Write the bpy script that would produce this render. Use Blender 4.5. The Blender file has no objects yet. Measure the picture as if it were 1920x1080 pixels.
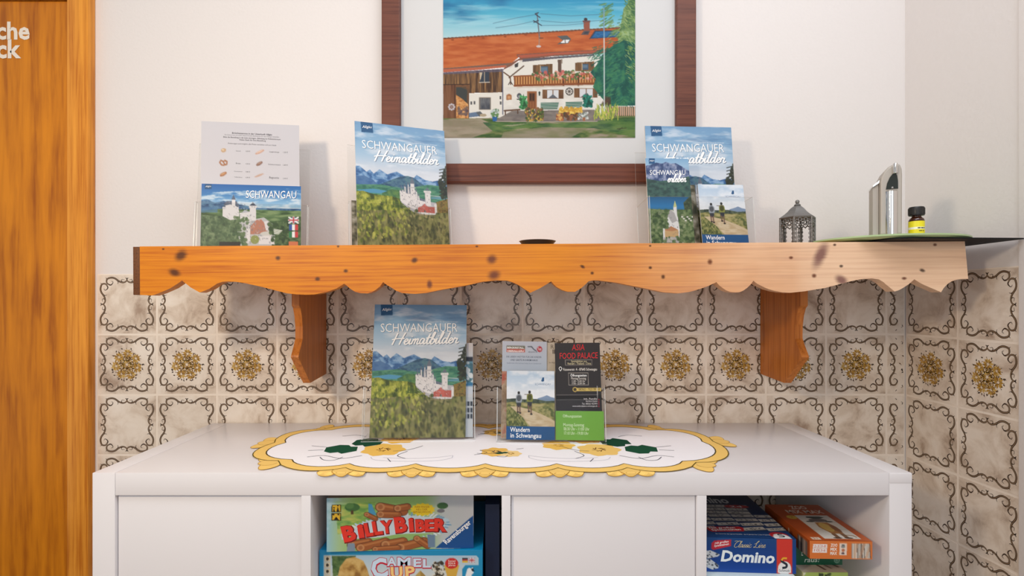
import bpy, bmesh, math, random
import numpy as np
from mathutils import Vector, Matrix, Euler

# ------------------------------------------------------------------ camera, world, lights, exposure
SC = bpy.context.scene
COL = SC.collection
F, CX, CY, CAMZ = 975.0, 941.0, 569.0, 1.073        # focal length in px, principal point, eye height
cam_d = bpy.data.cameras.new('camera')
cam_d.sensor_width = 36.0
cam_d.lens = F / 1920 * 36
cam_d.shift_x = (960 - CX) / 1920
cam_d.shift_y = (CY - 540) / 1920
cam_d.clip_start = 0.02
cam = bpy.data.objects.new('camera', cam_d)
cam.location = (0, 0, CAMZ)
cam.rotation_euler = (math.radians(90), 0, 0)
COL.objects.link(cam)
SC.camera = cam
SC.view_settings.view_transform = 'Standard'
SC.view_settings.look = 'None'
SC.view_settings.exposure = -0.03
SC.view_settings.gamma = 1.0
SC.view_settings.use_curve_mapping = False
SC.cycles.transparent_max_bounces = 32
world = bpy.data.worlds.new('room_world')
SC.world = world
world.use_nodes = True
wbg = world.node_tree.nodes['Background']
wbg.inputs[0].default_value = (0.94, 0.97, 1.0, 1)
wbg.inputs[1].default_value = 0.56


def area(name, loc, target, sx, sy, power, col, shape='RECTANGLE'):
    d = bpy.data.lights.new(name, 'AREA')
    d.shape = shape
    d.size, d.size_y = sx, sy
    d.energy = power
    d.color = col
    o = bpy.data.objects.new(name, d)
    o.location = loc
    o.rotation_euler = (Vector(target) - Vector(loc)).to_track_quat('-Z', 'Y').to_euler()
    COL.objects.link(o)
    return o


area('warm_lamp', (-0.95, -0.10, CAMZ + 0.55), (0.2, 1.3, CAMZ - 0.2), 0.20, 0.20, 10.8, (1.0, 0.81, 0.59), 'DISK')
area('ceiling_lamp', (0.35, 0.25, CAMZ + 1.38), (0.30, 1.05, CAMZ - 0.3), 1.5, 0.6, 15, (0.92, 0.95, 1.0))
area('window_daylight', (-0.3, -2.3, CAMZ + 0.30), (0.7, 1.3, CAMZ - 0.2), 1.6, 1.5, 16, (0.80, 0.90, 1.0))


def P(px, py, d):
    """photo pixel at distance d -> world point"""
    return Vector(((px - CX) * d / F, d, CAMZ + (CY - py) * d / F))


# ------------------------------------------------------------------ mesh builder with colour attribute
def srgb(c):
    return tuple(v / 255.0 for v in c)


class MB:
    def __init__(s):
        s.v, s.f, s.c, s.m, s.sm = [], [], [], [], []
        s.n = 0
        s.mats = []

    def mi(s, m):
        if m not in s.mats:
            s.mats.append(m)
        return s.mats.index(m)

    def add(s, verts, faces, col=(255, 255, 255), mat=None, smooth=False):
        k = s.n
        verts = [tuple(p) for p in verts]
        s.v += verts
        s.n += len(verts)
        s.f += [tuple(i + k for i in f) for f in faces]
        s.c += [srgb(col)] * len(verts)
        j = s.mi(mat)
        s.m += [j] * len(faces)
        s.sm += [smooth] * len(faces)

    def grid(s, V, C, mat, smooth=False, wrap=False):
        """V (ny,nx,3), C (ny,nx,3) in 0..1"""
        ny, nx = V.shape[:2]
        k = s.n
        s.v += [tuple(p) for p in V.reshape(-1, 3).tolist()]
        s.c += [tuple(p) for p in C.reshape(-1, 3).tolist()]
        s.n += ny * nx
        j = s.mi(mat)
        i0 = (np.arange(ny - 1)[:, None] * nx + np.arange(nx - 1)[None, :]).ravel() + k
        s.f += list(zip(i0.tolist(), (i0 + nx).tolist(), (i0 + nx + 1).tolist(), (i0 + 1).tolist()))
        cnt = len(i0)
        s.m += [j] * cnt
        s.sm += [smooth] * cnt

    def box(s, x0, x1, y0, y1, z0, z1, col=(255, 255, 255), mat=None, bev=0.0, seg=2):
        bm = bmesh.new()
        bmesh.ops.create_cube(bm, size=1.0)
        for v in bm.verts:
            v.co = Vector(((x0 + x1) / 2 + v.co.x * (x1 - x0), (y0 + y1) / 2 + v.co.y * (y1 - y0), (z0 + z1) / 2 + v.co.z * (z1 - z0)))
        if bev > 0:
            bmesh.ops.bevel(bm, geom=bm.edges[:], offset=bev, segments=seg, affect='EDGES', profile=0.6)
        s.bm(bm, col, mat, bev > 0)

    def bm(s, bm, col=(255, 255, 255), mat=None, smooth=False):
        bm.verts.index_update()
        s.add([v.co[:] for v in bm.verts], [[v.index for v in f.verts] for f in bm.faces], col, mat, smooth)
        bm.free()

    def lathe(s, prof, seg=32, c=(0, 0, 0), col=(255, 255, 255), mat=None, sx=1.0, sy=1.0, smooth=True, cap=True, rot=0.0):
        vs, fs = [], []
        n = len(prof)
        for i in range(seg):
            a = 2 * math.pi * i / seg + rot
            for r, z in prof:
                vs.append((c[0] + r * sx * math.cos(a), c[1] + r * sy * math.sin(a), c[2] + z))
        for i in range(seg):
            j = (i + 1) % seg
            for k in range(n - 1):
                fs.append((i * n + k, j * n + k, j * n + k + 1, i * n + k + 1))
        if cap:
            if prof[0][0] > 1e-6:
                fs.append(tuple(i * n for i in range(seg))[::-1])
            if prof[-1][0] > 1e-6:
                fs.append(tuple(i * n + n - 1 for i in range(seg)))
        s.add(vs, fs, col, mat, smooth)

    def prism(s, pts, axis, a, b, col=(255, 255, 255), mat=None, smooth=False):
        """polygon pts extruded along axis ('x','y','z') between a and b"""
        def q(p, t):
            return {'x': (t, p[0], p[1]), 'y': (p[0], t, p[1]), 'z': (p[0], p[1], t)}[axis]
        n = len(pts)
        vs = [q(p, a) for p in pts] + [q(p, b) for p in pts]
        fs = [(i, (i + 1) % n, n + (i + 1) % n, n + i) for i in range(n)]
        fs += [tuple(range(n))[::-1], tuple(range(n, 2 * n))]
        s.add(vs, fs, col, mat, smooth)

    def tube(s, pts, r, seg=8, col=(255, 255, 255), mat=None, closed=False):
        pts = [Vector(p) for p in pts]
        n = len(pts)
        vs, fs = [], []
        for i, p in enumerate(pts):
            t = (pts[(i + 1) % n] - pts[i - 1]) if closed else (pts[min(i + 1, n - 1)] - pts[max(i - 1, 0)])
            t.normalize()
            a = t.orthogonal() if abs(t.y) > 0.95 else t.cross(Vector((0, 1, 0)))
            a.normalize()
            b = t.cross(a)
            for k in range(seg):
                w = 2 * math.pi * k / seg
                vs.append(p + (a * math.cos(w) + b * math.sin(w)) * r)
        for i in range(n if closed else n - 1):
            j = (i + 1) % n
            for k in range(seg):
                l = (k + 1) % seg
                fs.append((i * seg + k, i * seg + l, j * seg + l, j * seg + k))
        if not closed:
            fs.append(tuple(range(seg))[::-1])
            fs.append(tuple((n - 1) * seg + k for k in range(seg)))
        s.add(vs, fs, col, mat, True)

    def build(s, name, parent=None, loc=None, rot=None):
        me = bpy.data.meshes.new(name)
        me.from_pydata(s.v, [], s.f)
        for m in s.mats:
            me.materials.append(m)
        me.polygons.foreach_set('material_index', s.m)
        me.polygons.foreach_set('use_smooth', s.sm)
        at = me.color_attributes.new('Col', 'BYTE_COLOR', 'POINT')
        c = np.ones((len(s.v), 4), np.float32)
        c[:, :3] = np.array(s.c, np.float32)
        at.data.foreach_set('color_srgb', c.ravel())
        me.update()
        o = bpy.data.objects.new(name, me)
        COL.objects.link(o)
        if any(s.sm):
            try:
                me.set_sharp_from_angle(angle=math.radians(42))
            except Exception:
                pass
        if parent:
            o.parent = parent
        if loc is not None:
            o.location = loc
        if rot is not None:
            o.rotation_euler = rot
        return o


def tag(o, label=None, cat=None, group=None, kind=None):
    if label: o['label'] = label
    if cat: o['category'] = cat
    if group: o['group'] = group
    if kind: o['kind'] = kind
    return o


def thing(name, loc, label, cat, rot=(0, 0, 0), group=None):
    o = bpy.data.objects.new(name, None)
    o.empty_display_size = 0.05
    COL.objects.link(o)
    o.location = loc
    o.rotation_euler = rot
    return tag(o, label, cat, group)


# ------------------------------------------------------------------ materials
def new_mat(name):
    m = bpy.data.materials.new(name)
    m.use_nodes = True
    nt = m.node_tree
    b = nt.nodes['Principled BSDF']
    return m, nt, b


def lin(c):
    return tuple(((v / 255) / 12.92 if v / 255 <= 0.04045 else ((v / 255 + 0.055) / 1.055) ** 2.4) for v in c) + (1,)


def N(nt, t, **kw):
    n = nt.nodes.new(t)
    for k, v in kw.items():
        setattr(n, k, v)
    return n


def math_n(nt, op, a, b=None, clamp=False):
    n = N(nt, 'ShaderNodeMath', operation=op, use_clamp=clamp)
    for i, x in enumerate((a, b)):
        if x is None: continue
        if isinstance(x, (int, float)): n.inputs[i].default_value = x
        else: nt.links.new(x, n.inputs[i])
    return n.outputs[0]


def mix_col(nt, fac, a, b):
    n = N(nt, 'ShaderNodeMix', data_type='RGBA')
    for i, x in ((0, fac), (6, a), (7, b)):
        if isinstance(x, (int, float)): n.inputs[i].default_value = x
        elif isinstance(x, tuple): n.inputs[i].default_value = x
        else: nt.links.new(x, n.inputs[i])
    return n.outputs[2]


def ramp(nt, fac, stops):
    n = N(nt, 'ShaderNodeValToRGB')
    e = n.color_ramp.elements
    while len(e) < len(stops): e.new(0.5)
    for i, (p, c) in enumerate(stops):
        e[i].position = p
        e[i].color = c
    nt.links.new(fac, n.inputs[0])
    return n.outputs[0]


def plain(name, col, rough=0.5, metal=0.0, spec=0.5, bump=0.0, bscale=200.0, var=0.0):
    m, nt, b = new_mat(name)
    b.inputs['Roughness'].default_value = rough
    b.inputs['Metallic'].default_value = metal
    b.inputs['Specular IOR Level'].default_value = spec
    tc = N(nt, 'ShaderNodeTexCoord')
    nz = N(nt, 'ShaderNodeTexNoise')
    nz.inputs['Scale'].default_value = bscale
    nz.inputs['Detail'].default_value = 4
    nt.links.new(tc.outputs['Object'], nz.inputs['Vector'])
    c = lin(col)
    k = max(0.0, 1 - var)
    nt.links.new(mix_col(nt, nz.outputs[0], (c[0] * k, c[1] * k, c[2] * k, 1), c), b.inputs['Base Color'])
    if bump > 0:
        bp = N(nt, 'ShaderNodeBump')
        bp.inputs['Strength'].default_value = bump
        bp.inputs['Distance'].default_value = 0.002
        nt.links.new(nz.outputs[0], bp.inputs['Height'])
        nt.links.new(bp.outputs[0], b.inputs['Normal'])
    return m


def print_mat(name, rough, spec=0.4):
    m, nt, b = new_mat(name)
    a = N(nt, 'ShaderNodeVertexColor', layer_name='Col')
    nt.links.new(a.outputs[0], b.inputs['Base Color'])
    b.inputs['Roughness'].default_value = rough
    b.inputs['Specular IOR Level'].default_value = spec
    return m


PRINT = print_mat('printed_paper', 0.45, 0.3)
CARD = print_mat('printed_cardboard', 0.35, 0.4)
FABRIC = print_mat('embroidered_cotton', 0.9, 0.1)
CANVAS = print_mat('oil_paint', 0.6, 0.2)
ORNAMENT = print_mat('tile_glaze_print', 0.3, 0.4)

PLASTER = plain('painted_plaster', (226, 220, 217), 0.9, spec=0.1, bump=0.25, bscale=140, var=0.03)
WHITE = plain('white_laminate', (229, 226, 228), 0.3, spec=0.4, bscale=3, var=0.01)
PASSE = plain('passepartout_board', (206, 206, 206), 0.85, spec=0.1, var=0.01)
FLOORM = plain('brown_floor_tile', (150, 120, 95), 0.4, var=0.15, bscale=6)
CHROME = plain('chrome', (225, 222, 218), 0.06, metal=1.0)
STEEL = plain('brushed_grey_shell', (176, 168, 158), 0.5, metal=0.15)
DARKGLASS = plain('dark_sensor_window', (24, 28, 14), 0.3, spec=0.3)
LANTERNM = plain('antique_pewter', (146, 143, 140), 0.38, metal=0.6, bump=0.5, bscale=700, var=0.55)
WAX = plain('white_candle_wax', (240, 236, 228), 0.5)
BLACKPL = plain('black_plastic', (20, 20, 22), 0.4, bump=0.1)
BLACKTRAY = plain('black_tray', (12, 12, 15), 0.6, spec=0.2)
GREENPL = plain('sage_green_glaze', (168, 190, 140), 0.3, var=0.05, bscale=20)
AMBER = plain('amber_glass', (58, 24, 8), 0.1, spec=0.6)
SAUCER = plain('dark_saucer', (40, 42, 48), 0.3)
LETTER = plain('white_vinyl_lettering', (232, 220, 205), 0.5)
GROUT = plain('pale_grout', (240, 227, 212), 0.9, var=0.08, bscale=60)


def acrylic():
    m = bpy.data.materials.new('clear_acrylic')
    m.use_nodes = True
    nt = m.node_tree
    nt.nodes.clear()
    out = N(nt, 'ShaderNodeOutputMaterial')
    tr = N(nt, 'ShaderNodeBsdfTransparent')
    tr.inputs[0].default_value = (0.965, 0.97, 0.97, 1)
    gl = N(nt, 'ShaderNodeBsdfGlossy')
    gl.inputs['Roughness'].default_value = 0.05
    fr = N(nt, 'ShaderNodeFresnel')
    fr.inputs[0].default_value = 1.16
    mx = N(nt, 'ShaderNodeMixShader')
    ge = N(nt, 'ShaderNodeNewGeometry')
    nt.links.new(math_n(nt, 'MULTIPLY', fr.outputs[0], math_n(nt, 'SUBTRACT', 1.0, ge.outputs['Backfacing'])), mx.inputs[0])
    nt.links.new(tr.outputs[0], mx.inputs[1])
    nt.links.new(gl.outputs[0], mx.inputs[2])
    nt.links.new(mx.outputs[0], out.inputs[0])
    return m


ACRYL = acrylic()
EDGE = bpy.data.materials.new('polished_acrylic_edge')
EDGE.use_nodes = True
EDGE.node_tree.nodes['Principled BSDF'].inputs['Base Color'].default_value = (0.80, 0.82, 0.82, 1)
EDGE.node_tree.nodes['Principled BSDF'].inputs['Alpha'].default_value = 0.55
EDGE.node_tree.nodes['Principled BSDF'].inputs['Roughness'].default_value = 0.2


def wood(name, dark, light, axis='x', scale=1.0, rough=0.4, knots=(), stains=(), fade_and_glare=None, stretch=14.0):
    """pine with grain along axis; knots: (x,z,rx,rz,colour) in object space"""
    m, nt, b = new_mat(name)
    b.inputs['Roughness'].default_value = rough
    b.inputs['Specular IOR Level'].default_value = 0.35
    tc = N(nt, 'ShaderNodeTexCoord')
    mp = N(nt, 'ShaderNodeMapping')
    s = [stretch * 9 * scale] * 3
    s['xyz'.index(axis)] = 9 * scale / 2.2
    mp.inputs['Scale'].default_value = s
    nt.links.new(tc.outputs['Object'], mp.inputs[0])
    nz = N(nt, 'ShaderNodeTexNoise')
    nz.inputs['Scale'].default_value = 1.0
    nz.inputs['Detail'].default_value = 6
    nz.inputs['Distortion'].default_value = 0.35
    nt.links.new(mp.outputs[0], nz.inputs['Vector'])
    fine = N(nt, 'ShaderNodeTexNoise')
    fine.inputs['Scale'].default_value = 4.0
    fine.inputs['Detail'].default_value = 3
    nt.links.new(mp.outputs[0], fine.inputs['Vector'])
    big = N(nt, 'ShaderNodeTexNoise')
    big.inputs['Scale'].default_value = 7.0
    big.inputs['Detail'].default_value = 3
    nt.links.new(tc.outputs['Object'], big.inputs['Vector'])
    g = math_n(nt, 'ADD', math_n(nt, 'MULTIPLY', nz.outputs[0], 0.62), math_n(nt, 'MULTIPLY', fine.outputs[0], 0.20))
    g = math_n(nt, 'ADD', g, math_n(nt, 'MULTIPLY', big.outputs[0], 0.18))
    d, l = lin(dark), lin(light)
    col = ramp(nt, g, [(0.36, d), (0.5, tuple((a + c * 2) / 3 for a, c in zip(d, l))), (0.62, l)])
    sep = N(nt, 'ShaderNodeSeparateXYZ')
    nt.links.new(tc.outputs['Object'], sep.inputs[0])
    if fade_and_glare:                                        # worn, bleached finish, with cool glare painted in, towards one end
        x0, x1, fc, amt = fade_and_glare
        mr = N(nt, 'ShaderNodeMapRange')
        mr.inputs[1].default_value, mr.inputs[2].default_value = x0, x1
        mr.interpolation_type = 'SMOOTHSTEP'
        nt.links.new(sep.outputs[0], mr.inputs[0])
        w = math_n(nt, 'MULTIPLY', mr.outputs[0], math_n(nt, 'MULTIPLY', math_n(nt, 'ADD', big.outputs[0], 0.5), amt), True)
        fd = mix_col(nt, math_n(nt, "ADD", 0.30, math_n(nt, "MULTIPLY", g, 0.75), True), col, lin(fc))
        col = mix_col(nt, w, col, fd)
    for kx, kz, rx, rz, rot, kc, soft in list(knots):
        dx = math_n(nt, 'SUBTRACT', sep.outputs[0], kx)
        dz = math_n(nt, 'SUBTRACT', sep.outputs[2], kz)
        c_, s_ = math.cos(rot), math.sin(rot)
        u = math_n(nt, 'DIVIDE', math_n(nt, 'ADD', math_n(nt, 'MULTIPLY', dx, c_), math_n(nt, 'MULTIPLY', dz, s_)), rx)
        v = math_n(nt, 'DIVIDE', math_n(nt, 'SUBTRACT', math_n(nt, 'MULTIPLY', dz, c_), math_n(nt, 'MULTIPLY', dx, s_)), rz)
        r = math_n(nt, 'SQRT', math_n(nt, 'ADD', math_n(nt, 'MULTIPLY', u, u), math_n(nt, 'MULTIPLY', v, v)))
        r = math_n(nt, 'ADD', r, math_n(nt, 'MULTIPLY', math_n(nt, 'SUBTRACT', fine.outputs[0], 0.5), 0.9))
        mr = N(nt, 'ShaderNodeMapRange')
        mr.inputs[1].default_value, mr.inputs[2].default_value = 1.0 + soft, 0.35
        mr.interpolation_type = 'SMOOTHSTEP'
        nt.links.new(r, mr.inputs[0])
        col = mix_col(nt, math_n(nt, 'MULTIPLY', mr.outputs[0], 0.9), col, lin(kc))
    nt.links.new(col, b.inputs['Base Color'])
    bp = N(nt, 'ShaderNodeBump')
    bp.inputs['Strength'].default_value = 0.12
    bp.inputs['Distance'].default_value = 0.001
    nt.links.new(g, bp.inputs['Height'])
    nt.links.new(bp.outputs[0], b.inputs['Normal'])
    return m


def tile_mat():
    m, nt, b = new_mat('marbled_tile_glaze')
    at = N(nt, 'ShaderNodeVertexColor', layer_name='Col')
    tc = N(nt, 'ShaderNodeTexCoord')
    off = N(nt, 'ShaderNodeVectorMath', operation='SCALE')
    off.inputs['Scale'].default_value = 9.0
    nt.links.new(at.outputs[0], off.inputs[0])
    ad = N(nt, 'ShaderNodeVectorMath', operation='ADD')
    nt.links.new(tc.outputs['Object'], ad.inputs[0])
    nt.links.new(off.outputs[0], ad.inputs[1])
    nz = N(nt, 'ShaderNodeTexNoise')
    nz.inputs['Scale'].default_value = 14
    nz.inputs['Detail'].default_value = 7
    nz.inputs['Roughness'].default_value = 0.62
    nz.inputs['Distortion'].default_value = 0.5
    nt.links.new(ad.outputs[0], nz.inputs['Vector'])
    col = ramp(nt, nz.outputs[0], [(0.30, lin((168, 145, 126))), (0.43, lin((211, 194, 176))), (0.56, lin((230, 217, 202))), (0.75, lin((238, 228, 216)))])
    nt.links.new(col, b.inputs['Base Color'])
    b.inputs['Roughness'].default_value = 0.28
    b.inputs['Specular IOR Level'].default_value = 0.4
    return m


TILE = tile_mat()

# ------------------------------------------------------------------ text and drawing on printed faces
_tc = {}


def text_tris(s, bold=0.0, shear=0.0, spacing=1.0):
    key = (s, bold, shear, spacing)
    if key not in _tc:
        cu = bpy.data.curves.new('lettering', 'FONT')
        cu.body = s
        cu.offset = bold
        cu.shear = shear
        cu.space_character = spacing
        cu.resolution_u = 2
        cu.fill_mode = 'FRONT'
        o = bpy.data.objects.new('lettering', cu)
        COL.objects.link(o)
        bpy.context.view_layer.update()
        me = o.evaluated_get(bpy.context.evaluated_depsgraph_get()).to_mesh()
        v = np.array([p.co[:2] for p in me.vertices]) if len(me.vertices) else np.zeros((0, 2))
        f = [tuple(p.vertices) for p in me.polygons]
        o.evaluated_get(bpy.context.evaluated_depsgraph_get()).to_mesh_clear()
        bpy.data.objects.remove(o)
        bpy.data.curves.remove(cu)
        _tc[key] = (v, f)
    return _tc[key]


def smooth_line(pts, k=6, closed=False):
    p = np.array(pts, float)
    n = len(p)
    out = []
    rng = range(n if closed else n - 1)
    for i in rng:
        if closed:
            a, b, c, d = p[i - 1], p[i], p[(i + 1) % n], p[(i + 2) % n]
        else:
            a, b, c, d = p[max(i - 1, 0)], p[i], p[i + 1], p[min(i + 2, n - 1)]
        for t in np.arange(k) / k:
            out.append(0.5 * (2 * b + (c - a) * t + (2 * a - 5 * b + 4 * c - d) * t * t + (3 * b - a - 3 * c + d) * t ** 3))
    if not closed:
        out.append(p[-1])
    return np.array(out)


def ribbon(pts, w0, w1=None, closed=False):
    """flat strip of width w along 2D pts -> verts, faces"""
    p = np.array(pts, float)
    n = len(p)
    if closed:
        t = np.roll(p, -1, 0) - np.roll(p, 1, 0)
    else:
        t = np.gradient(p, axis=0)
    t /= np.maximum(np.linalg.norm(t, axis=1, keepdims=True), 1e-9)
    nn = np.stack([-t[:, 1], t[:, 0]], 1)
    if w1 is None:
        w = np.full(n, w0)
    elif callable(w1):
        w = np.array([w1(i / (n - 1)) for i in range(n)]) * w0
    else:
        w = np.linspace(w0, w1, n)
    v = np.concatenate([p + nn * w[:, None] / 2, p - nn * w[:, None] / 2])
    f = [(i, (i + 1) % n, n + (i + 1) % n, n + i) for i in range(n if closed else n - 1)]
    return v, f


SCRIPT = {
    'H': ([[(.0, -.02), (.1, .45), (.22, 1.0)], [(.45, -.02), (.55, .45), (.72, 1.02)], [(-.08, .42), (.2, .5), (.72, .52)]], .72),
    'e': ([[(-.02, .16), (.14, .24), (.24, .38), (.15, .47), (.05, .32), (.06, .08), (.17, .0), (.34, .14)]], .30),
    'i': ([[(-.02, .12), (.1, .46), (.06, .12), (.12, .0), (.24, .14)], [(.15, .64), (.18, .68)]], .21),
    'm': ([[(0, .0), (.08, .46)], [(.05, .3), (.18, .46), (.22, .38), (.18, .0)], [(.2, .3), (.34, .46), (.39, .38), (.35, .08), (.42, .0), (.54, .14)]], .50),
    'n': ([[(0, .0), (.08, .46)], [(.05, .3), (.18, .46), (.24, .38), (.2, .08), (.27, .0), (.38, .14)]], .35),
    'a': ([[(.30, .42), (.14, .47), (.03, .26), (.06, .03), (.19, .08), (.30, .42), (.27, .08), (.33, .0), (.44, .14)]], .40),
    't': ([[(.02, .2), (.2, .86), (.1, .3), (.1, .04), (.18, .0), (.30, .14)], [(-.02, .5), (.32, .55)]], .27),
    'b': ([[(-.02, .14), (.14, .5), (.24, .92), (.17, .97), (.09, .5), (.06, .05), (.17, .0), (.28, .22), (.22, .42), (.11, .34)], [(.2, .4), (.34, .36)]], .33),
    'l': ([[(-.02, .14), (.14, .5), (.24, .92), (.17, .97), (.09, .5), (.09, .06), (.16, .0), (.28, .14)]], .24),
    'd': ([[(.28, .42), (.13, .46), (.03, .24), (.06, .02), (.19, .08), (.33, .5), (.42, .98)], [(.33, .5), (.28, .1), (.34, .0), (.45, .14)]], .41),
    'r': ([[(-.02, .12), (.08, .48), (.12, .4), (.26, .44)], [(.26, .44), (.2, .1), (.26, .0), (.38, .12)]], .30),
    's': ([[(-.02, .1), (.15, .48), (.13, .35), (.22, .12), (.12, .0), (.02, .06)], [(.14, .02), (.3, .14)]], .26),
    'c': ([[(.24, .38), (.16, .47), (.04, .28), (.06, .04), (.17, .0), (.32, .14)]], .28),
    'C': ([[(.62, .78), (.58, 1.0), (.35, .98), (.08, .6), (.06, .15), (.25, -.02), (.5, .12)], [(-.15, .95), (.1, 1.02), (.4, .94)]], .55),
    'L': ([[(-.05, .55), (.1, .62), (.4, .98), (.34, 1.05), (.22, .8), (.18, .2), (.02, .0), (.0, .1), (.2, .06), (.5, .0), (.62, .1)]], .6),
    ' ': ([], .35),
}


def vnoise(x, y, seed=0, octaves=4, rough=0.55):
    rs = np.random.RandomState(seed)
    T = rs.rand(128, 128)
    tot = np.zeros_like(x)
    amp, norm = 1.0, 0.0
    for k in range(octaves):
        xi, yi = np.floor(x).astype(int), np.floor(y).astype(int)
        fx, fy = x - xi, y - yi
        fx, fy = fx * fx * (3 - 2 * fx), fy * fy * (3 - 2 * fy)
        a, b = T[yi % 128, xi % 128], T[yi % 128, (xi + 1) % 128]
        c, d = T[(yi + 1) % 128, xi % 128], T[(yi + 1) % 128, (xi + 1) % 128]
        tot += amp * ((a * (1 - fx) + b * fx) * (1 - fy) + (c * (1 - fx) + d * fx) * fy)
        norm += amp
        amp *= rough
        x, y = x * 2.03 + 17.3, y * 2.03 + 5.1
    return tot / norm


def homography(src, dst):
    A, B = [], []
    for (x, y), (u, v) in zip(src, dst):
        A += [[x, y, 1, 0, 0, 0, -u * x, -u * y], [0, 0, 0, x, y, 1, -v * x, -v * y]]
        B += [u, v]
    h = np.linalg.solve(np.array(A, float), np.array(B, float))
    return np.append(h, 1).reshape(3, 3)


def hom(H, p):
    p = np.atleast_2d(np.array(p, float))
    q = np.c_[p, np.ones(len(p))] @ H.T
    return q[:, :2] / q[:, 2:]


class Art:
    """a printed picture: quad TL,TR,BR,BL gives the drawing coordinates of the sheet's corners (y down)"""

    def __init__(s, w, h, quad, nx, bg=(255, 255, 255)):
        s.w, s.h = w, h
        s.nx, s.ny = nx, max(2, int(round(nx * h / w)))
        s.H = homography(quad, [(0, 0), (1, 0), (1, 1), (0, 1)])
        s.Hi = np.linalg.inv(s.H)
        u, v = np.meshgrid(np.linspace(0, 1, s.nx), np.linspace(0, 1, s.ny))
        q = hom(s.Hi, np.c_[u.ravel(), v.ravel()])
        s.X, s.Y = q[:, 0].reshape(s.ny, s.nx), q[:, 1].reshape(s.ny, s.nx)
        s.px = abs(quad[1][0] - quad[0][0]) / s.nx
        s.img = np.ones((s.ny, s.nx, 3)) * np.array(srgb(bg))
        s.vec = []
        s.layer = 0

    def _win(s, pts, pad):
        p = np.array(pts, float)
        m = (s.X >= p[:, 0].min() - pad) & (s.X <= p[:, 0].max() + pad) & (s.Y >= p[:, 1].min() - pad) & (s.Y <= p[:, 1].max() + pad)
        r, c = np.where(m.any(1))[0], np.where(m.any(0))[0]
        if len(r) == 0 or len(c) == 0: return None
        return slice(r[0], r[-1] + 1), slice(c[0], c[-1] + 1)

    def mask(s, pts):
        w = s._win(pts, s.px)
        if w is None: return None, None
        p = np.array(pts, float)
        acc = np.zeros(s.X[w].shape)
        for ox, oy in ((-.25, -.25), (.25, -.25), (-.25, .25), (.25, .25)):
            x, y = s.X[w] + ox * s.px, s.Y[w] + oy * s.px
            ins = np.zeros(x.shape, bool)
            for i in range(len(p)):
                (x0, y0), (x1, y1) = p[i - 1], p[i]
                if y0 == y1: continue
                cr = ((y0 > y) != (y1 > y)) & (x < (x1 - x0) * (y - y0) / (y1 - y0) + x0)
                ins ^= cr
            acc += ins
        return w, acc / 4

    def _put(s, w, m, col):
        col = np.array(col)
        s.img[w] = s.img[w] * (1 - m[..., None]) + col * m[..., None]

    def poly(s, pts, col, a=1.0):
        w, m = s.mask(pts)
        if w: s._put(w, m * a, srgb(col))

    def rect(s, x0, y0, x1, y1, col, a=1.0):
        s.poly([(x0, y0), (x1, y0), (x1, y1), (x0, y1)], col, a)

    def ell(s, cx, cy, rx, ry, col, rot=0.0, a=1.0, n=20):
        c, sn = math.cos(rot), math.sin(rot)
        s.poly([(cx + rx * math.cos(t) * c - ry * math.sin(t) * sn, cy + rx * math.cos(t) * sn + ry * math.sin(t) * c)
                for t in np.linspace(0, 2 * math.pi, n, endpoint=False)], col, a)

    def line(s, pts, wd, col, a=1.0):
        w = s._win(pts, wd + s.px)
        if w is None: return
        x, y = s.X[w], s.Y[w]
        d = np.full(x.shape, 1e9)
        for (x0, y0), (x1, y1) in zip(pts[:-1], pts[1:]):
            L = (x1 - x0) ** 2 + (y1 - y0) ** 2 + 1e-12
            t = np.clip(((x - x0) * (x1 - x0) + (y - y0) * (y1 - y0)) / L, 0, 1)
            d = np.minimum(d, np.hypot(x - x0 - t * (x1 - x0), y - y0 - t * (y1 - y0)))
        s._put(w, np.clip((wd / 2 - d) / s.px + .5, 0, 1) * a, srgb(col))

    def grad(s, pts, stops, horizontal=False):
        w, m = s.mask(pts)
        if w is None: return
        y = (s.X if horizontal else s.Y)[w]
        c = np.stack([np.interp(y, [p for p, _ in stops], [q[k] / 255 for _, q in stops]) for k in range(3)], -1)
        s._put(w, m, c)

    def noise(s, pts, cols, sx, sy=None, seed=0, a=1.0, octaves=4, lo=0.3, hi=0.7):
        w, m = s.mask(pts)
        if w is None: return
        n = vnoise(s.X[w] / sx + 40, s.Y[w] / (sy or sx) + 40, seed, octaves)
        t = np.clip((n - lo) / (hi - lo), 0, 1)
        ks = np.linspace(0, 1, len(cols))
        c = np.stack([np.interp(t, ks, [q[k] / 255 for q in cols]) for k in range(3)], -1)
        s._put(w, m * a, c)

    def clouds(s, pts, col, sx, sy, seed, lo=0.5, hi=0.75, a=0.8):
        w, m = s.mask(pts)
        if w is None: return
        n = vnoise(s.X[w] / sx + 40, s.Y[w] / sy + 40, seed, 4)
        s._put(w, m * np.clip((n - lo) / (hi - lo), 0, 1) * a, srgb(col))

    # ---- crisp vector marks laid on the print
    def vpoly(s, verts, faces, col, lay=1):
        s.vec.append((hom(s.H, verts), faces, col, lay))

    def text(s, t, p0, p1, col, h=None, bold=0.0, shear=0.0, spacing=1.0, lay=1):
        """baseline from p0 to p1 in drawing coordinates; h = height of the glyph box"""
        v, f = text_tris(t, bold, shear, spacing)
        if not len(v): return
        x0, x1 = v[:, 0].min(), v[:, 0].max()
        y1 = max(v[:, 1].max(), 0.3)
        p0, p1 = np.array(p0, float), np.array(p1, float)
        ex = (p1 - p0) / (x1 - x0)
        up = np.array([ex[1], -ex[0]])
        if h: up = up / np.linalg.norm(up) * h / y1
        s.vpoly(p0 + (v[:, :1] - x0) * ex + v[:, 1:] * up, f, col, lay)

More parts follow.
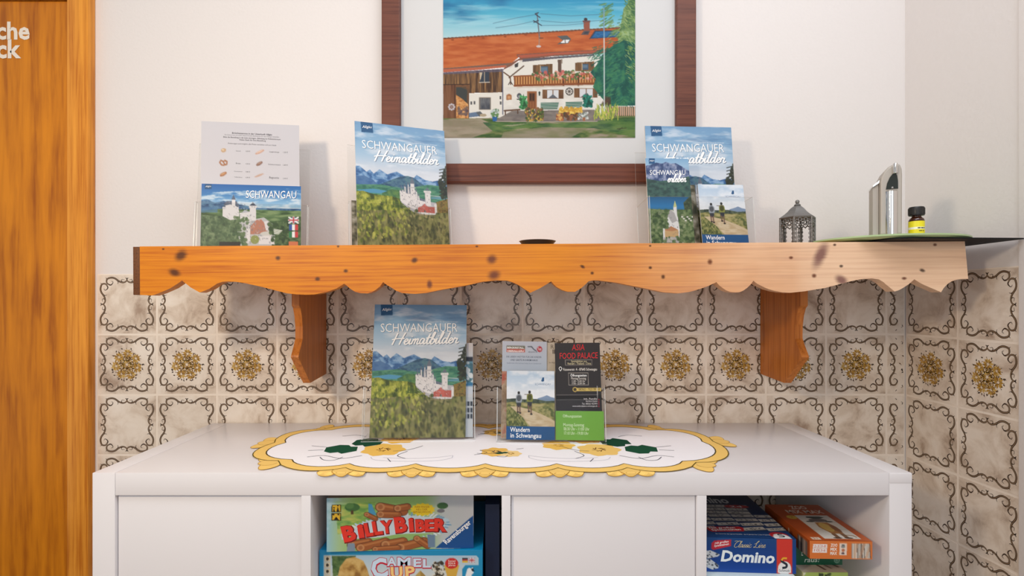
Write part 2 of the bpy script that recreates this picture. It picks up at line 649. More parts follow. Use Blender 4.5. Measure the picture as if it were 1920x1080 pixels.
    def script(s, t, p0, p1, h, col, wd=0.085, shear=0.18, lay=1):
        adv = 0.0
        st = []
        for ch in t:
            g, a = SCRIPT[ch]
            for q in g:
                st.append([(x + adv + y * shear, y) for x, y in q])
            adv += a
        p0, p1 = np.array(p0, float), np.array(p1, float)
        ex = (p1 - p0) / adv
        up = np.array([ex[1], -ex[0]])
        up = up / np.linalg.norm(up) * h
        V, Fc, Z = [], [], []
        k = 0
        for q in st:
            v, f = ribbon(smooth_line(q, 6), wd)
            V.append(v)
            Z.append(np.tile(np.linspace(0, 1, len(v) // 2), 2) + len(Z) % 3 * .4)
            Fc += [tuple(i + k for i in g) for g in f]
            k += len(v)
        v = np.concatenate(V)
        s.vpoly(p0 + v[:, :1] * ex + v[:, 1:] * up, Fc, col, lay + np.concatenate(Z)[:, None])

    def emit(s, mb, org, eu, ev, en, mat, step=0.00007):
        """org = corner TL, eu along width, ev down the height, en outwards (full-length vectors eu, ev; unit en)"""
        org, eu, ev, en = (np.array(q, float) for q in (org, eu, ev, en))
        u, v = np.meshgrid(np.linspace(0, 1, s.nx), np.linspace(0, 1, s.ny))
        g = s.img.mean(2, keepdims=True)
        mb.grid(org + u[..., None] * eu + v[..., None] * ev + en * step * 2, np.clip((g + (s.img - g) * .88) * .91, 0, 1), mat)
        for q, f, c, l in s.vec:
            c = tuple(k * .95 for k in c)
            mb.add(org + q[:, :1] * eu + q[:, 1:] * ev + en * step * (2 + l), f, c, mat)


def _dabs(s, pts, n, size, cols, seed=0, asp=1.0, rot=0.0, jit=0.6, a=0.9):
    r = random.Random(seed)
    p = np.array(pts, float)
    x0, y0, x1, y1 = p[:, 0].min(), p[:, 1].min(), p[:, 0].max(), p[:, 1].max()
    k = 0
    while k < n:
        x, y = r.uniform(x0, x1), r.uniform(y0, y1)
        ins = False
        for i in range(len(p)):
            (ax, ay), (bx, by) = p[i - 1], p[i]
            if (ay > y) != (by > y) and x < (bx - ax) * (y - ay) / (by - ay) + ax:
                ins = not ins
        k += 1
        if ins:
            q = size * r.uniform(1 - jit, 1 + jit)
            s.ell(x, y, q * asp, q, r.choice(cols), rot + r.uniform(-.4, .4), a, 8)


Art.dabs = _dabs


def sheet(name, w, h, t, art, parent=None, mat=PRINT, edge=(236, 234, 230)):
    """a leaflet or magazine: paper block with the printed picture on its front (-Y); origin bottom centre of the front"""
    mb = MB()
    mb.box(-w / 2, w / 2, 0, t, 0, h, edge, mat)
    art.emit(mb, (-w / 2, 0, h), (w, 0, 0), (0, 0, -h), (0, -1, 0), mat)
    return mb.build(name, parent)

# ------------------------------------------------------------------ the printed pictures
W_ = (250, 250, 250)


def castle(A, m, wall=(222, 218, 216), shade=(178, 176, 180), roof=(104, 114, 132), red=(190, 90, 78)):
    """the white hill castle: m maps unit coordinates (0..1, y down) to drawing coordinates"""
    def q(*p): return [m(x, y) for x, y in p]
    A.poly(q((.0, .42), (.12, .36), (.45, .30), (.5, .55), (.62, .62), (.8, .6), (.98, .62), (.98, .95), (.6, .97), (.3, .9), (.02, .66)), shade)
    A.poly(q((.0, .34), (.14, .30), (.14, .72), (.0, .62)), wall)
    A.poly(q((.14, .40), (.30, .30), (.45, .42), (.45, .86), (.14, .74)), wall)
    A.poly(q((.14, .40), (.22, .24), (.32, .2), (.45, .42)), roof)
    A.poly(q((.30, .12), (.40, .12), (.41, .5), (.29, .5)), wall)
    A.poly(q((.28, .13), (.355, -.06), (.42, .13)), roof)
    A.rect(*m(.27, .22), *m(.43, .25), shade)
    for x in (.03, .1, .17):
        A.poly(q((x, .36), (x + .02, .16), (x + .045, .36)), roof)
    A.poly(q((.45, .56), (.7, .60), (.7, .86), (.45, .86)), wall)
    A.poly(q((.45, .56), (.52, .5), (.7, .56), (.7, .61)), roof)
    A.poly(q((.67, .30), (.83, .30), (.82, .72), (.68, .72)), wall)
    A.rect(*m(.65, .30), *m(.85, .345), wall)
    A.rect(*m(.66, .345), *m(.84, .36), shade)
    A.poly(q((.68, .29), (.75, .20), (.82, .29)), roof)
    A.poly(q((.46, .78), (.56, .74), (.65, .66), (.74, .74), (.92, .74), (.92, .92), (.46, .92)), red)
    A.poly(q((.56, .76), (.65, .66), (.74, .76), (.74, .92), (.56, .92)), tuple(int(c * 1.08) for c in red))
    A.poly(q((.92, .66), (.985, .66), (.985, .92), (.92, .92)), wall)
    A.poly(q((.62, .84), (.68, .84), (.68, .92), (.62, .92)), (120, 90, 80))
    A.poly(q((.44, .9), (.6, .9), (.95, .92), (.92, .955), (.6, .965)), wall)
    A.poly(q((.34, .96), (.5, .95), (.9, .98), (.6, 1.02)), (150, 136, 96))
    for i in range(22):
        r = random.Random(i)
        x, y = r.uniform(.16, .43), r.uniform(.44, .8)
        A.rect(*m(x, y), *m(x + .014, y + .03), (120, 118, 126))
    r = random.Random(7)
    for i in range(150):
        x, y = r.uniform(.0, .97), r.uniform(.24, .92)
        if (x < .14 and y < .34) or (.45 < x < .66 and y < .58) or (x > .83 and y < .64): continue
        A.ell(*m(x, y), 4.5, 3.0, r.choice([(196, 192, 192), (168, 166, 172), (236, 234, 232), (150, 150, 160)]), r.uniform(0, 1.5), .55, 6)
    for x0, y0, y1 in ((.145, .22, .42), (.235, .16, .40), (.445, .34, .6), (.5, .45, .6)):
        A.poly(q((x0 - .012, y0), (x0 + .018, y0), (x0 + .018, y1), (x0 - .012, y1)), wall)
        A.poly(q((x0 - .018, y0), (x0 + .003, y0 - .1), (x0 + .024, y0)), roof)
    A.line(q((.45, .58), (.45, .86)), 3, shade); A.line(q((.29, .2), (.29, .5)), 3, shade); A.line(q((.68, .36), (.685, .72)), 4, shade); A.line(q((.3, .72), (.45, .8)), 4, shade)
    for x, y in ((.34, .3), (.37, .38), (.33, .42), (.73, .42), (.77, .52), (.72, .6), (.05, .45), (.09, .55), (.5, .64), (.6, .68)):
        A.rect(*m(x, y), *m(x + .016, y + .035), (120, 118, 126))


def logo(A, x0, y0, x1, y1, tx=True):
    A.rect(x0, y0, x1, y1, (22, 84, 138))
    if tx:
        A.text('Allgäu', (x0 + (x1 - x0) * .1, y0 + (y1 - y0) * .62), (x0 + (x1 - x0) * .92, y0 + (y1 - y0) * .56), W_, shear=0.25)


def magazine_art():
    A = Art(.21, .297, [(92, 50), (755, 55), (747, 1030), (42, 1030)], 180)
    full = [(30, 40), (770, 40), (770, 1040), (30, 1040)]
    A.grad(full, [(50, (112, 160, 204)), (180, (132, 178, 216)), (300, (165, 198, 226)), (400, (205, 216, 230)), (470, (214, 218, 228)), (600, (140, 170, 180))])
    A.clouds([(30, 40), (770, 40), (770, 500), (30, 500)], (222, 230, 240), 150, 38, 3, .46, .72, .75)
    A.clouds([(30, 40), (770, 40), (770, 360), (30, 360)], (84, 130, 178), 190, 36, 9, .55, .8, .6)
    mt = [(60, 395), (100, 388), (150, 432), (175, 412), (200, 442), (245, 405), (300, 440), (335, 425), (372, 413), (420, 438), (480, 470), (520, 428), (580, 462), (640, 472), (700, 455), (760, 462), (760, 620), (50, 620)]
    A.poly(mt, (84, 134, 190))
    A.noise(mt, [(40, 88, 150), (92, 142, 196), (150, 186, 222)], 34, 26, 5, .85, lo=.34, hi=.66)
    A.poly([(60, 470), (130, 460), (190, 490), (250, 545), (60, 560)], (60, 104, 160), .8)
    hill = [(225, 530), (330, 478), (400, 448), (450, 440), (500, 452), (545, 490), (600, 520), (600, 600), (225, 600)]
    A.noise(hill, [(40, 78, 112), (66, 108, 140), (84, 128, 140)], 30, 18, 8, 1)
    A.noise([(50, 535), (250, 522), (420, 545), (600, 500), (760, 505), (760, 660), (50, 660)], [(46, 110, 92), (70, 138, 108), (92, 152, 116)], 40, 12, 11)
    A.poly([(75, 575), (190, 560), (300, 572), (260, 592), (90, 596)], (74, 150, 190))
    A.poly([(620, 600), (700, 590), (750, 600), (750, 612), (620, 612)], (92, 150, 168))
    A.noise([(250, 590), (320, 555), (420, 560), (470, 600), (470, 660), (250, 640)], [(60, 110, 70), (96, 140, 70)], 20, 16, 4)
    f = [(40, 590), (110, 580), (180, 600), (240, 606), (330, 612), (420, 640), (460, 690), (560, 720), (660, 715), (700, 650), (770, 630), (770, 1040), (30, 1040)]
    A.noise(f, [(62, 78, 30), (112, 124, 42), (160, 166, 54), (188, 190, 74)], 30, 42, 21, 1, lo=.28, hi=.72)
    low = [(40, 740), (300, 720), (460, 730), (770, 720), (770, 1040), (30, 1040)]
    A.noise(low, [(58, 60, 38), (96, 94, 56), (128, 122, 72), (150, 142, 88)], 24, 60, 23, .8, lo=.3, hi=.7)
    A.dabs([(60, 600), (440, 640), (440, 900), (50, 980)], 260, 13, [(176, 182, 60), (140, 152, 44), (84, 104, 34), (198, 196, 84)], 2, .6, 0, a=.7)
    A.dabs([(300, 760), (740, 740), (740, 1010), (300, 1010)], 240, 13, [(88, 86, 48), (120, 112, 60), (66, 66, 40), (150, 138, 84)], 3, .5, 0, a=.6)
    for x in range(320, 450, 18):
        A.poly([(x, 700), (x + 9, 618), (x + 18, 700)], (70, 96, 36), .8)
    A.noise([(650, 640), (760, 600), (760, 720), (660, 725)], [(96, 84, 40), (150, 116, 52), (110, 112, 50)], 16, 16, 31)
    castle(A, lambda x, y: (383 + x * 283, 462 + y * 292))
    A.dabs([(370, 690), (460, 700), (560, 735), (680, 735), (680, 790), (440, 790)], 90, 10, [(120, 124, 60), (92, 96, 48), (160, 150, 92), (70, 80, 40)], 16, .8, 0, a=.85)
    A.dabs([(690, 470), (760, 330), (775, 600), (710, 600)], 170, 11, [(40, 48, 40), (64, 70, 50), (52, 60, 44)], 6, .8, 0, a=.9)
    A.line([(742, 360), (735, 620)], 6, (44, 46, 40))
    for i in range(9):
        A.line([(742 - i, 360 + i * 24), (700 - i * 1.5, 372 + i * 26)], 7, (46, 52, 44))
    A.line([(600, 586), (690, 590)], 4, (214, 222, 226))
    logo(A, 135, 46, 219, 128)
    A.text('SCHWANGAUER', (137, 254), (692, 252), (120, 138, 158), h=62, bold=-.012)
    A.text('SCHWANGAUER', (133, 250), (688, 248), W_, h=62, bold=-.008, lay=2)
    A.script('Heimatbilder', (219, 346), (690, 336), 84, (110, 128, 150), .085)
    A.script('Heimatbilder', (214, 342), (686, 331), 84, W_, .095, lay=3)
    A.text('Urlaubsmagazin der Gemeinde Schwangau', (474, 180), (692, 180), (220, 230, 240))
    return A


def folder_art():
    A = Art(.21, .148, [(78, 520), (840, 545), (845, 1022), (66, 1022)], 180)
    A.grad([(50, 510), (860, 510), (860, 760), (50, 760)], [(520, (28, 100, 184)), (600, (52, 128, 200)), (670, (130, 184, 226)), (740, (170, 205, 225))])
    A.clouds([(50, 590), (860, 560), (860, 730), (50, 700)], (226, 238, 246), 90, 24, 5, .46, .68, .8)
    A.noise([(70, 650), (120, 640), (180, 668), (250, 652), (300, 672), (380, 682), (520, 708), (860, 716), (860, 760), (60, 760)], [(30, 76, 130), (64, 112, 160), (90, 140, 180)], 30, 18, 2)
    A.noise([(60, 730), (240, 712), (500, 722), (860, 730), (860, 1030), (50, 1030)], [(58, 88, 50), (92, 128, 76), (132, 160, 104)], 90, 16, 12)
    A.rect(70, 700, 200, 742, (74, 130, 180), .7)
    f = [(60, 760), (230, 770), (360, 800), (380, 1030), (50, 1030)]
    A.noise(f, [(56, 82, 54), (88, 118, 80), (126, 150, 108)], 24, 26, 7)
    A.noise([(600, 820), (860, 790), (860, 1030), (640, 1030)], [(44, 70, 40), (70, 100, 56), (104, 130, 84)], 22, 22, 9)
    A.dabs([(60, 780), (380, 800), (380, 1020), (60, 1020)], 220, 12, [(60, 92, 60), (110, 136, 92), (84, 112, 74)], 8, 1, a=.6)
    A.poly([(345, 820), (560, 780), (640, 840), (645, 1030), (385, 1030)], (196, 198, 200))
    wl, sh, rf, rd = (232, 230, 232), (188, 192, 202), (90, 104, 128), (196, 128, 104)
    A.poly([(240, 700), (300, 668), (365, 700), (372, 790), (300, 800), (240, 770)], wl)
    A.poly([(250, 690), (270, 655), (350, 655), (362, 700), (300, 680)], rf)
    A.poly([(312, 640), (324, 615), (338, 640), (340, 720), (312, 720)], wl)
    A.poly([(308, 644), (325, 604), (342, 644)], rf)
    for x in (246, 352):
        A.poly([(x, 700), (x + 8, 668), (x + 18, 700)], rf)
    A.poly([(372, 745), (450, 735), (455, 810), (380, 815)], wl)
    A.poly([(385, 748), (410, 722), (452, 738)], sh)
    A.poly([(450, 700), (498, 700), (500, 805), (452, 805)], wl)
    A.rect(445, 690, 503, 708, wl)
    A.poly([(448, 690), (475, 664), (500, 690)], (60, 72, 96))
    A.poly([(455, 850), (500, 800), (540, 795), (585, 850), (585, 905), (455, 910)], rd)
    A.poly([(560, 812), (590, 808), (590, 880), (575, 880)], wl)
    A.poly([(425, 820), (452, 815), (455, 975), (425, 975)], wl)
    A.ell(585, 915, 60, 26, sh)
    A.ell(585, 905, 52, 18, (214, 212, 206))
    A.poly([(525, 920), (645, 920), (640, 985), (520, 985)], wl)
    A.dabs([(380, 800), (640, 830), (640, 980), (390, 980)], 60, 7, [(120, 124, 134), (160, 160, 168)], 4, .5, a=.8)
    A.ell(490, 950, 34, 34, (150, 160, 84))
    r = random.Random(5)
    for i in range(170):
        x, y = r.uniform(240, 640), r.uniform(660, 985)
        if y < 700 + (x - 370) * .9 - 60 and x > 370 and not 448 < x < 505: continue
        if y > 800 and x < 390: continue
        A.ell(x, y, 6, 4, r.choice([(150, 152, 162), (214, 212, 214), (180, 180, 186), (120, 122, 134)]), r.uniform(0, 1.5), .6, 6)
    A.dabs([(345, 815), (400, 800), (430, 1000), (375, 1020)], 70, 11, [(74, 104, 66), (100, 126, 84)], 31, .9, 0, a=.9)
    A.dabs([(600, 830), (690, 830), (690, 1010), (630, 1010)], 80, 11, [(56, 84, 48), (84, 112, 66)], 32, .9, 0, a=.9)
    A.dabs([(330, 770), (455, 790), (455, 830), (340, 830)], 40, 9, [(84, 116, 72), (110, 134, 92)], 33, .9, 0, a=.85)
    for i in range(8):
        A.line([(640, 870 + i * 5), (700 - i * 4, 880 + i * 4)], 5, (214, 220, 210))
    A.rect(215, 968, 378, 1030, (40, 44, 40))
    # flags
    A.rect(752, 780, 820, 822, (54, 74, 150))
    A.line([(752, 780), (820, 822)], 12, W_); A.line([(820, 780), (752, 822)], 12, W_)
    A.line([(786, 780), (786, 822)], 16, W_); A.line([(752, 801), (820, 801)], 16, W_)
    A.line([(786, 780), (786, 822)], 9, (206, 48, 62)); A.line([(752, 801), (820, 801)], 9, (206, 48, 62))
    for k, (y, cs) in enumerate(((834, ((52, 92, 180), W_, (222, 62, 66))), (888, ((40, 136, 84), W_, (222, 62, 66))))):
        for j, c in enumerate(cs):
            A.rect(752 + j * 23, y, 775 + j * 23, y + 46, c)
    A.rect(752, 964, 822, 1020, (226, 122, 74))
    logo(A, 102, 524, 156, 562)
    A.text('SCHWANGAU', (424, 634), (808, 640), (40, 90, 150), h=56, bold=-.004)
    A.text('SCHWANGAU', (420, 630), (804, 636), W_, h=56, bold=0, lay=2)
    return A


def menu_art():
    A = Art(.21, .297, [(80, 50), (833, 92), (848, 1035), (66, 1035)], 120, (212, 210, 216))
    dk = (62, 60, 66)
    sl = lambda x, y: y + (x - 480) * .055
    def ln(t, x0, x1, y, b=.0, c=dk):
        A.text(t, (x0, sl(x0, y)), (x1, sl(x1, y)), c, bold=b)
    ln('Brötchenservice in der Unterkunft Allgäu', 318, 625, 158, .015)
    ln('Sie können bei uns jeden Abend frische Backwaren für den Morgen bestellen', 260, 680, 172, 0, (110, 108, 114))
    ln('Bitte die Bestellung in die Liste eintragen, Abholung im Frühstücksraum', 250, 692, 190, .012)
    ln('Vielen Dank für Ihre Bestellung', 372, 578, 206, .01)
    ln('Änderungen sind möglich, alle Preise verstehen sich pro Stück', 285, 660, 236, 0)
    rows = [(272, 'Semmel', '0,50 €', 'Laugenstange', '1,20 €'), (368, 'Breze', '0,90 €', 'Schokocroissant', '1,60 €'), (0, '', '', '', ''), (470, '', '', 'Baguette', '2,40 €')]
    for y, a, b, c, d in rows:
        if a:
            ln(a, 348, 384, y + 18); ln(b, 424, 458, y + 18)
        if c:
            ln(c, 606 if len(c) < 13 else 598, 682 if len(c) < 13 else 694, y + 14); ln(d, 712, 748, y + 14)
    ln('Körnersemmel', 334, 398, 446); ln('0,80 €', 424, 458, 446)
    ln('Vollkornbrot', 336, 398, 490); ln('0,90 €', 424, 458, 490)
    A.ell(252, 274, 20, 16, (206, 168, 128), -.2); A.ell(248, 270, 9, 7, (232, 206, 172))
    for k, c in ((9, (150, 84, 44)), (4, (196, 128, 78))):
        A.line([(236, 385), (222, 366), (232, 350), (250, 360), (262, 385)], k, c)
        A.line([(262, 352), (280, 360), (276, 382), (250, 388), (236, 384)], k, c)
        A.line([(250, 362), (264, 352)], k, c)
    A.ell(250, 456, 30, 13, (176, 112, 66), -.45); A.ell(250, 453, 20, 6, (214, 160, 110), -.45)
    A.ell(532, 290, 38, 10, (214, 164, 140), -.42); A.ell(530, 287, 26, 4, (236, 204, 182), -.42)
    A.ell(530, 378, 28, 12, (140, 98, 82), -.5); A.ell(530, 375, 18, 4, (196, 160, 138), -.5)
    A.ell(528, 468, 40, 7, (206, 166, 144), -.36)
    return A


def erleben_art():
    A = Art(.1, .21, [(82, 338), (432, 340), (482, 1030), (128, 1030)], 100)
    A.grad([(70, 330), (500, 330), (500, 700), (70, 700)], [(338, (120, 170, 212)), (400, (150, 190, 222)), (480, (120, 150, 190))])
    mt = [(80, 400), (130, 388), (170, 372), (220, 380), (250, 366), (290, 380), (330, 376), (380, 402), (440, 440), (470, 660), (90, 660)]
    A.noise(mt, [(44, 66, 116), (84, 104, 150), (150, 160, 190)], 22, 30, 4, 1, lo=.3, hi=.7)
    A.noise([(90, 500), (200, 520), (300, 510), (440, 480), (470, 660), (100, 660)], [(38, 68, 66), (52, 90, 84), (64, 104, 90)], 30, 20, 6)
    A.rect(90, 645, 480, 745, (24, 108, 172))
    A.grad([(90, 645), (480, 645), (480, 745), (90, 745)], [(645, (22, 90, 140)), (720, (30, 120, 186)), (745, (40, 110, 150))])
    A.noise([(390, 690), (440, 640), (500, 650), (500, 760), (400, 745)], [(44, 62, 40), (80, 96, 60)], 14, 14, 3)
    A.noise([(90, 735), (240, 745), (500, 740), (500, 1040), (90, 1040)], [(52, 76, 40), (92, 118, 66), (128, 146, 96)], 22, 22, 17)
    A.dabs([(120, 740), (470, 750), (480, 1030), (130, 1030)], 160, 10, [(60, 86, 46), (104, 130, 76), (150, 160, 120)], 5, 1, a=.6)
    wl, sh = (228, 226, 226), (176, 172, 172)
    A.poly([(262, 770), (300, 745), (345, 800), (360, 900), (358, 1010), (300, 1000), (262, 860)], wl)
    A.poly([(310, 720), (334, 715), (342, 810), (312, 810)], wl); A.poly([(308, 724), (322, 672), (338, 722)], (196, 200, 130))
    A.poly([(262, 790), (285, 742), (318, 770), (340, 830), (300, 850)], sh)
    A.poly([(235, 900), (300, 880), (350, 905), (352, 960), (232, 965)], (206, 168, 112))
    A.poly([(232, 905), (290, 872), (348, 900), (300, 912)], (190, 128, 84))
    A.poly([(226, 890), (240, 890), (244, 975), (228, 975)], wl)
    A.poly([(232, 960), (356, 955), (356, 1000), (240, 1000)], sh)
    A.dabs([(262, 780), (350, 820), (350, 980), (270, 900)], 40, 5, [(120, 120, 128)], 2, .5)
    A.dabs([(225, 955), (370, 950), (390, 1030), (225, 1030)], 60, 10, [(70, 96, 52), (104, 128, 78), (190, 184, 176)], 34, .9, 0, a=.85)
    A.dabs([(245, 770), (270, 770), (262, 890), (225, 890)], 30, 9, [(70, 96, 52), (104, 128, 78)], 35, .9, 0, a=.85)
    for i in range(7):
        A.ell(380 + i * 14, 800 + (i % 3) * 14, 9, 6, (226, 222, 214))
    logo(A, 112, 334, 160, 382)
    A.text('SCHWANGAU', (120, 470), (408, 470), W_, h=38, bold=0.0)
    A.script('erleben', (262, 526), (412, 524), 62, W_, .11)
    return A


def wandern_art():
    A = Art(.105, .148, [(92, 342), (562, 342), (572, 1012), (98, 1012)], 110)
    A.grad([(80, 330), (580, 330), (580, 640), (80, 640)], [(340, (176, 204, 232)), (450, (196, 216, 236)), (560, (222, 228, 236)), (640, (226, 228, 230))])
    A.clouds([(80, 330), (580, 330), (580, 620), (80, 620)], (240, 244, 250), 120, 50, 3, .42, .7, .8)
    A.poly([(400, 610), (450, 595), (490, 578), (530, 596), (575, 606), (575, 650), (400, 650)], (128, 152, 186))
    A.noise([(90, 620), (180, 612), (260, 622), (380, 616), (480, 636), (580, 630), (580, 700), (90, 700)], [(40, 56, 46), (70, 86, 66), (96, 108, 80)], 16, 14, 4)
    g = [(90, 655), (200, 640), (330, 660), (580, 650), (580, 885), (90, 885)]
    A.noise(g, [(98, 104, 52), (150, 146, 78), (186, 172, 112)], 40, 26, 9)
    A.poly([(130, 690), (200, 690), (330, 720), (480, 780), (575, 830), (575, 885), (330, 885), (280, 810), (200, 750)], (212, 188, 150))
    A.noise([(200, 735), (330, 735), (560, 850), (575, 885), (330, 885)], [(196, 168, 124), (224, 204, 170)], 60, 14, 2, .8)
    A.noise([(95, 720), (190, 740), (260, 800), (310, 885), (95, 885)], [(70, 84, 40), (120, 126, 60), (160, 156, 90)], 16, 20, 12)
    A.noise([(380, 690), (580, 690), (580, 800), (470, 760)], [(86, 100, 50), (140, 140, 80), (170, 160, 100)], 20, 20, 14)
    A.dabs([(95, 700), (180, 720), (300, 880), (95, 880)], 80, 9, [(96, 108, 50), (150, 150, 84), (70, 84, 40)], 3, .7)
    for x, top, body in ((214, 548, (150, 158, 168)), (320, 540, (140, 146, 60))):     # two hikers seen from behind
        A.ell(x, top + 10, 13, 15, (40, 36, 34))
        A.poly([(x - 26, top + 40), (x - 14, top + 24), (x + 16, top + 24), (x + 32, top + 46), (x + 34, top + 90), (x + 24, top + 110), (x - 22, top + 110), (x - 28, top + 90)], body)
        A.ell(x + 2, top + 62, 22, 30, tuple(int(c * .55) for c in body))
        A.poly([(x - 20, top + 105), (x + 24, top + 105), (x + 22, top + 150), (x + 4, top + 152), (x - 18, top + 148)], (52, 56, 66))
    for x, y0, y1 in ((204, 690, 745), (226, 692, 752), (312, 684, 735), (336, 690, 762)):
        A.line([(x, y0), (x + 2, y1)], 13, (126, 92, 76))
        A.ell(x + 4, y1 + 2, 12, 8, (46, 40, 38))
    A.line([(344, 572), (272, 574)], 6, (110, 90, 76))
    A.rect(90, 882, 580, 1020, (20, 84, 150))
    A.poly([(432, 440), (446, 404), (462, 404), (462, 440), (448, 448)], (30, 86, 140))
    A.text('SCHWANGAU', (372, 482), (524, 482), (96, 124, 160), h=20)
    A.text('Wandern', (134, 936), (326, 936), W_, h=44, bold=.012)
    A.text('in Schwangau', (138, 992), (438, 992), W_, h=44, bold=.012)
    return A


def ad_art():
    A = Art(.1, .21, [(185, 150), (1500, 150), (1560, 3000), (120, 3000)], 60, (204, 212, 228))
    A.grad([(100, 140), (1600, 140), (1600, 3000), (100, 3000)], [(150, (206, 212, 230)), (900, (184, 198, 216)), (3000, (190, 190, 190))])
    A.noise([(100, 1000), (1600, 1000), (1600, 3000), (100, 3000)], [(150, 120, 90), (196, 170, 140), (190, 90, 70)], 300, 300, 4)
    A.rect(300, 280, 850, 365, (106, 104, 78)); A.rect(300, 365, 850, 460, (214, 96, 80))
    A.text('BERGKRISTALL', (322, 352), (824, 352), W_, h=52, bold=.03)
    A.text('OBERALLGÄU', (322, 444), (820, 444), W_, h=58, bold=.03)
    A.line([(945, 295), (1050, 292), (1120, 370), (1190, 408)], 22, (40, 44, 60))
    A.text('alpspitz.de', (950, 455), (1230, 455), (70, 78, 100), h=40)
    A.ell(1290, 360, 78, 82, (208, 52, 68)); A.text('Tipp', (1236, 388), (1340, 380), W_, h=70)
    A.text('DIE LIEBEN WETTER FÜR DIE KINDER', (300, 605), (1350, 605), (74, 84, 106), h=60)
    A.text('UND GÄSTE IN IHREM HAUS', (420, 695), (1235, 695), (64, 74, 98), h=60, bold=.01)
    A.text('Ausführliche Informationen finden Sie im Gästebereich', (310, 780), (1350, 780), (130, 142, 164), h=44)
    return A


def beige_art():
    A = Art(.1, .21, [(0, 0), (100, 0), (100, 210), (0, 210)], 40, (206, 190, 168))
    A.noise([(0, 0), (100, 0), (100, 210), (0, 210)], [(196, 178, 152), (220, 206, 188)], 30, 30, 3)
    A.text('R', (86, 14), (93, 14), (110, 96, 80)); A.text('II', (90, 25), (95, 25), (60, 48, 40), bold=.02)
    A.text('im Allgäu', (82, 46), (97, 46), (60, 50, 44))
    return A


def asia_art():
    A = Art(.1, .21, [(44, 32), (524, 32), (560, 1044), (20, 1044)], 80, (48, 43, 45))
    A.grad([(0, 0), (600, 0), (600, 1080), (0, 1080)], [(30, (62, 55, 55)), (200, (52, 46, 47)), (550, (46, 42, 44)), (740, (48, 42, 48))])
    A.rect(0, 556, 600, 602, (30, 27, 29))  # dark band and pale lines: reflection on the stand pocket's top edge, painted in
    A.line([(0, 554), (500, 554)], 5, (120, 114, 114)); A.line([(0, 605), (500, 605)], 5, (120, 114, 114))
    rd = (222, 42, 48)
    A.text('ASIA', (226, 104), (362, 102), rd, h=58, bold=.004, shear=.12)
    A.text('FOOD PALACE', (92, 186), (504, 182), rd, h=58, bold=.004, shear=.05)
    for y0, x0, x1, y1 in ((198, 152, 440, 250), (328, 180, 398, 452)):
        A.line([(x0, y0), (x1, y0), (x1, y1), (x0, y1), (x0, y0)], 4, (190, 180, 170))
    yl = (226, 214, 170)
    A.text('Spezialitäten aus', (214, 220), (384, 220), yl, h=20)
    A.text('Vietnam - Thailand - China', (172, 244), (430, 244), yl, h=22)
    wv, wf = ribbon(smooth_line([(94, 308), (80, 284), (86, 270), (95, 266), (104, 270), (109, 284), (94, 308)], 4), 6)
    A.vpoly(wv, wf, W_)
    A.text('Füssenerstr. 4 - 87645 Schwangau', (124, 304), (494, 304), (232, 226, 220), h=26, bold=.01)
    A.text('Öffnungszeiten', (202, 364), (380, 364), W_, h=30, bold=.012)
    A.text('Montag-Sonntag', (208, 394), (374, 394), (226, 220, 214), h=24)
    A.text('11:00 - 15:00 Uhr', (216, 420), (364, 420), (226, 220, 214), h=20)
    A.text('17:00 - 22:00 Uhr', (216, 444), (364, 444), (226, 220, 214), h=20)
    A.rect(240, 480, 540, 514, (222, 190, 96)); A.ell(248, 497, 26, 26, (222, 190, 96)); A.ell(248, 497, 18, 18, (70, 60, 40))
    A.text('08362 - 923 99 18', (288, 506), (524, 506), (70, 56, 30), h=20, bold=.01)
    for y, t, x0 in ((604, 'Inh. Familie', 345), (628, 'Getränke & Speisen', 366), (656, 'Tel. 08362 923991', 322), (680, 'www.asiafoodpalace-schwangau.de', 214)):
        A.text(t, (x0, y), (496, y), (226, 220, 224), h=17)
    for y in (604, 628, 652, 676):
        A.ell(512, y, 8, 8, (170, 40, 60))
    A.line([(496, 464), (496, 590)], 5, (220, 216, 214))
    return A


def green_art():
    A = Art(.105, .062, [(32, 742), (556, 742), (566, 1040), (22, 1040)], 40, (118, 186, 62))
    c = (224, 240, 206)
    A.text('Öffnungszeiten', (112, 806), (316, 806), c, h=34)
    A.text('Montag-Sonntag', (114, 896), (342, 896), c, h=32)
    A.text('08:30 Uhr - 11:00 Uhr', (116, 938), (400, 938), c, h=32)
    A.text('17:10 Uhr - 19:00 Uhr', (120, 982), (390, 982), c, h=32)
    return A


def window_leaflet_art():
    A = Art(.1, .21, [(0, 0), (100, 0), (100, 210), (0, 210)], 60, (200, 206, 214))
    A.grad([(0, 0), (100, 0), (100, 115), (0, 115)], [(0, (216, 206, 206)), (32, (206, 214, 224)), (40, (96, 150, 176)), (88, (70, 140, 170)), (95, (30, 110, 170)), (100, (200, 210, 224))])
    A.rect(0, 32, 100, 42, (40, 48, 66))
    A.dabs([(60, 44), (100, 44), (100, 90), (60, 90)], 60, 4, [(220, 230, 236), (60, 110, 130)], 2)
    for r in range(3):
        for c in range(6):
            A.rect(80 + c * 7, 132 + r * 14, 85 + c * 7, 142 + r * 14, (54, 62, 78))
    return A


def sliver_art():
    A = Art(.1, .21, [(0, 0), (100, 0), (100, 210), (0, 210)], 30, (120, 112, 100))
    A.noise([(0, 0), (100, 0), (100, 210), (0, 210)], [(60, 60, 40), (130, 118, 90), (190, 180, 160)], 14, 20, 5, lo=.3, hi=.7)
    return A


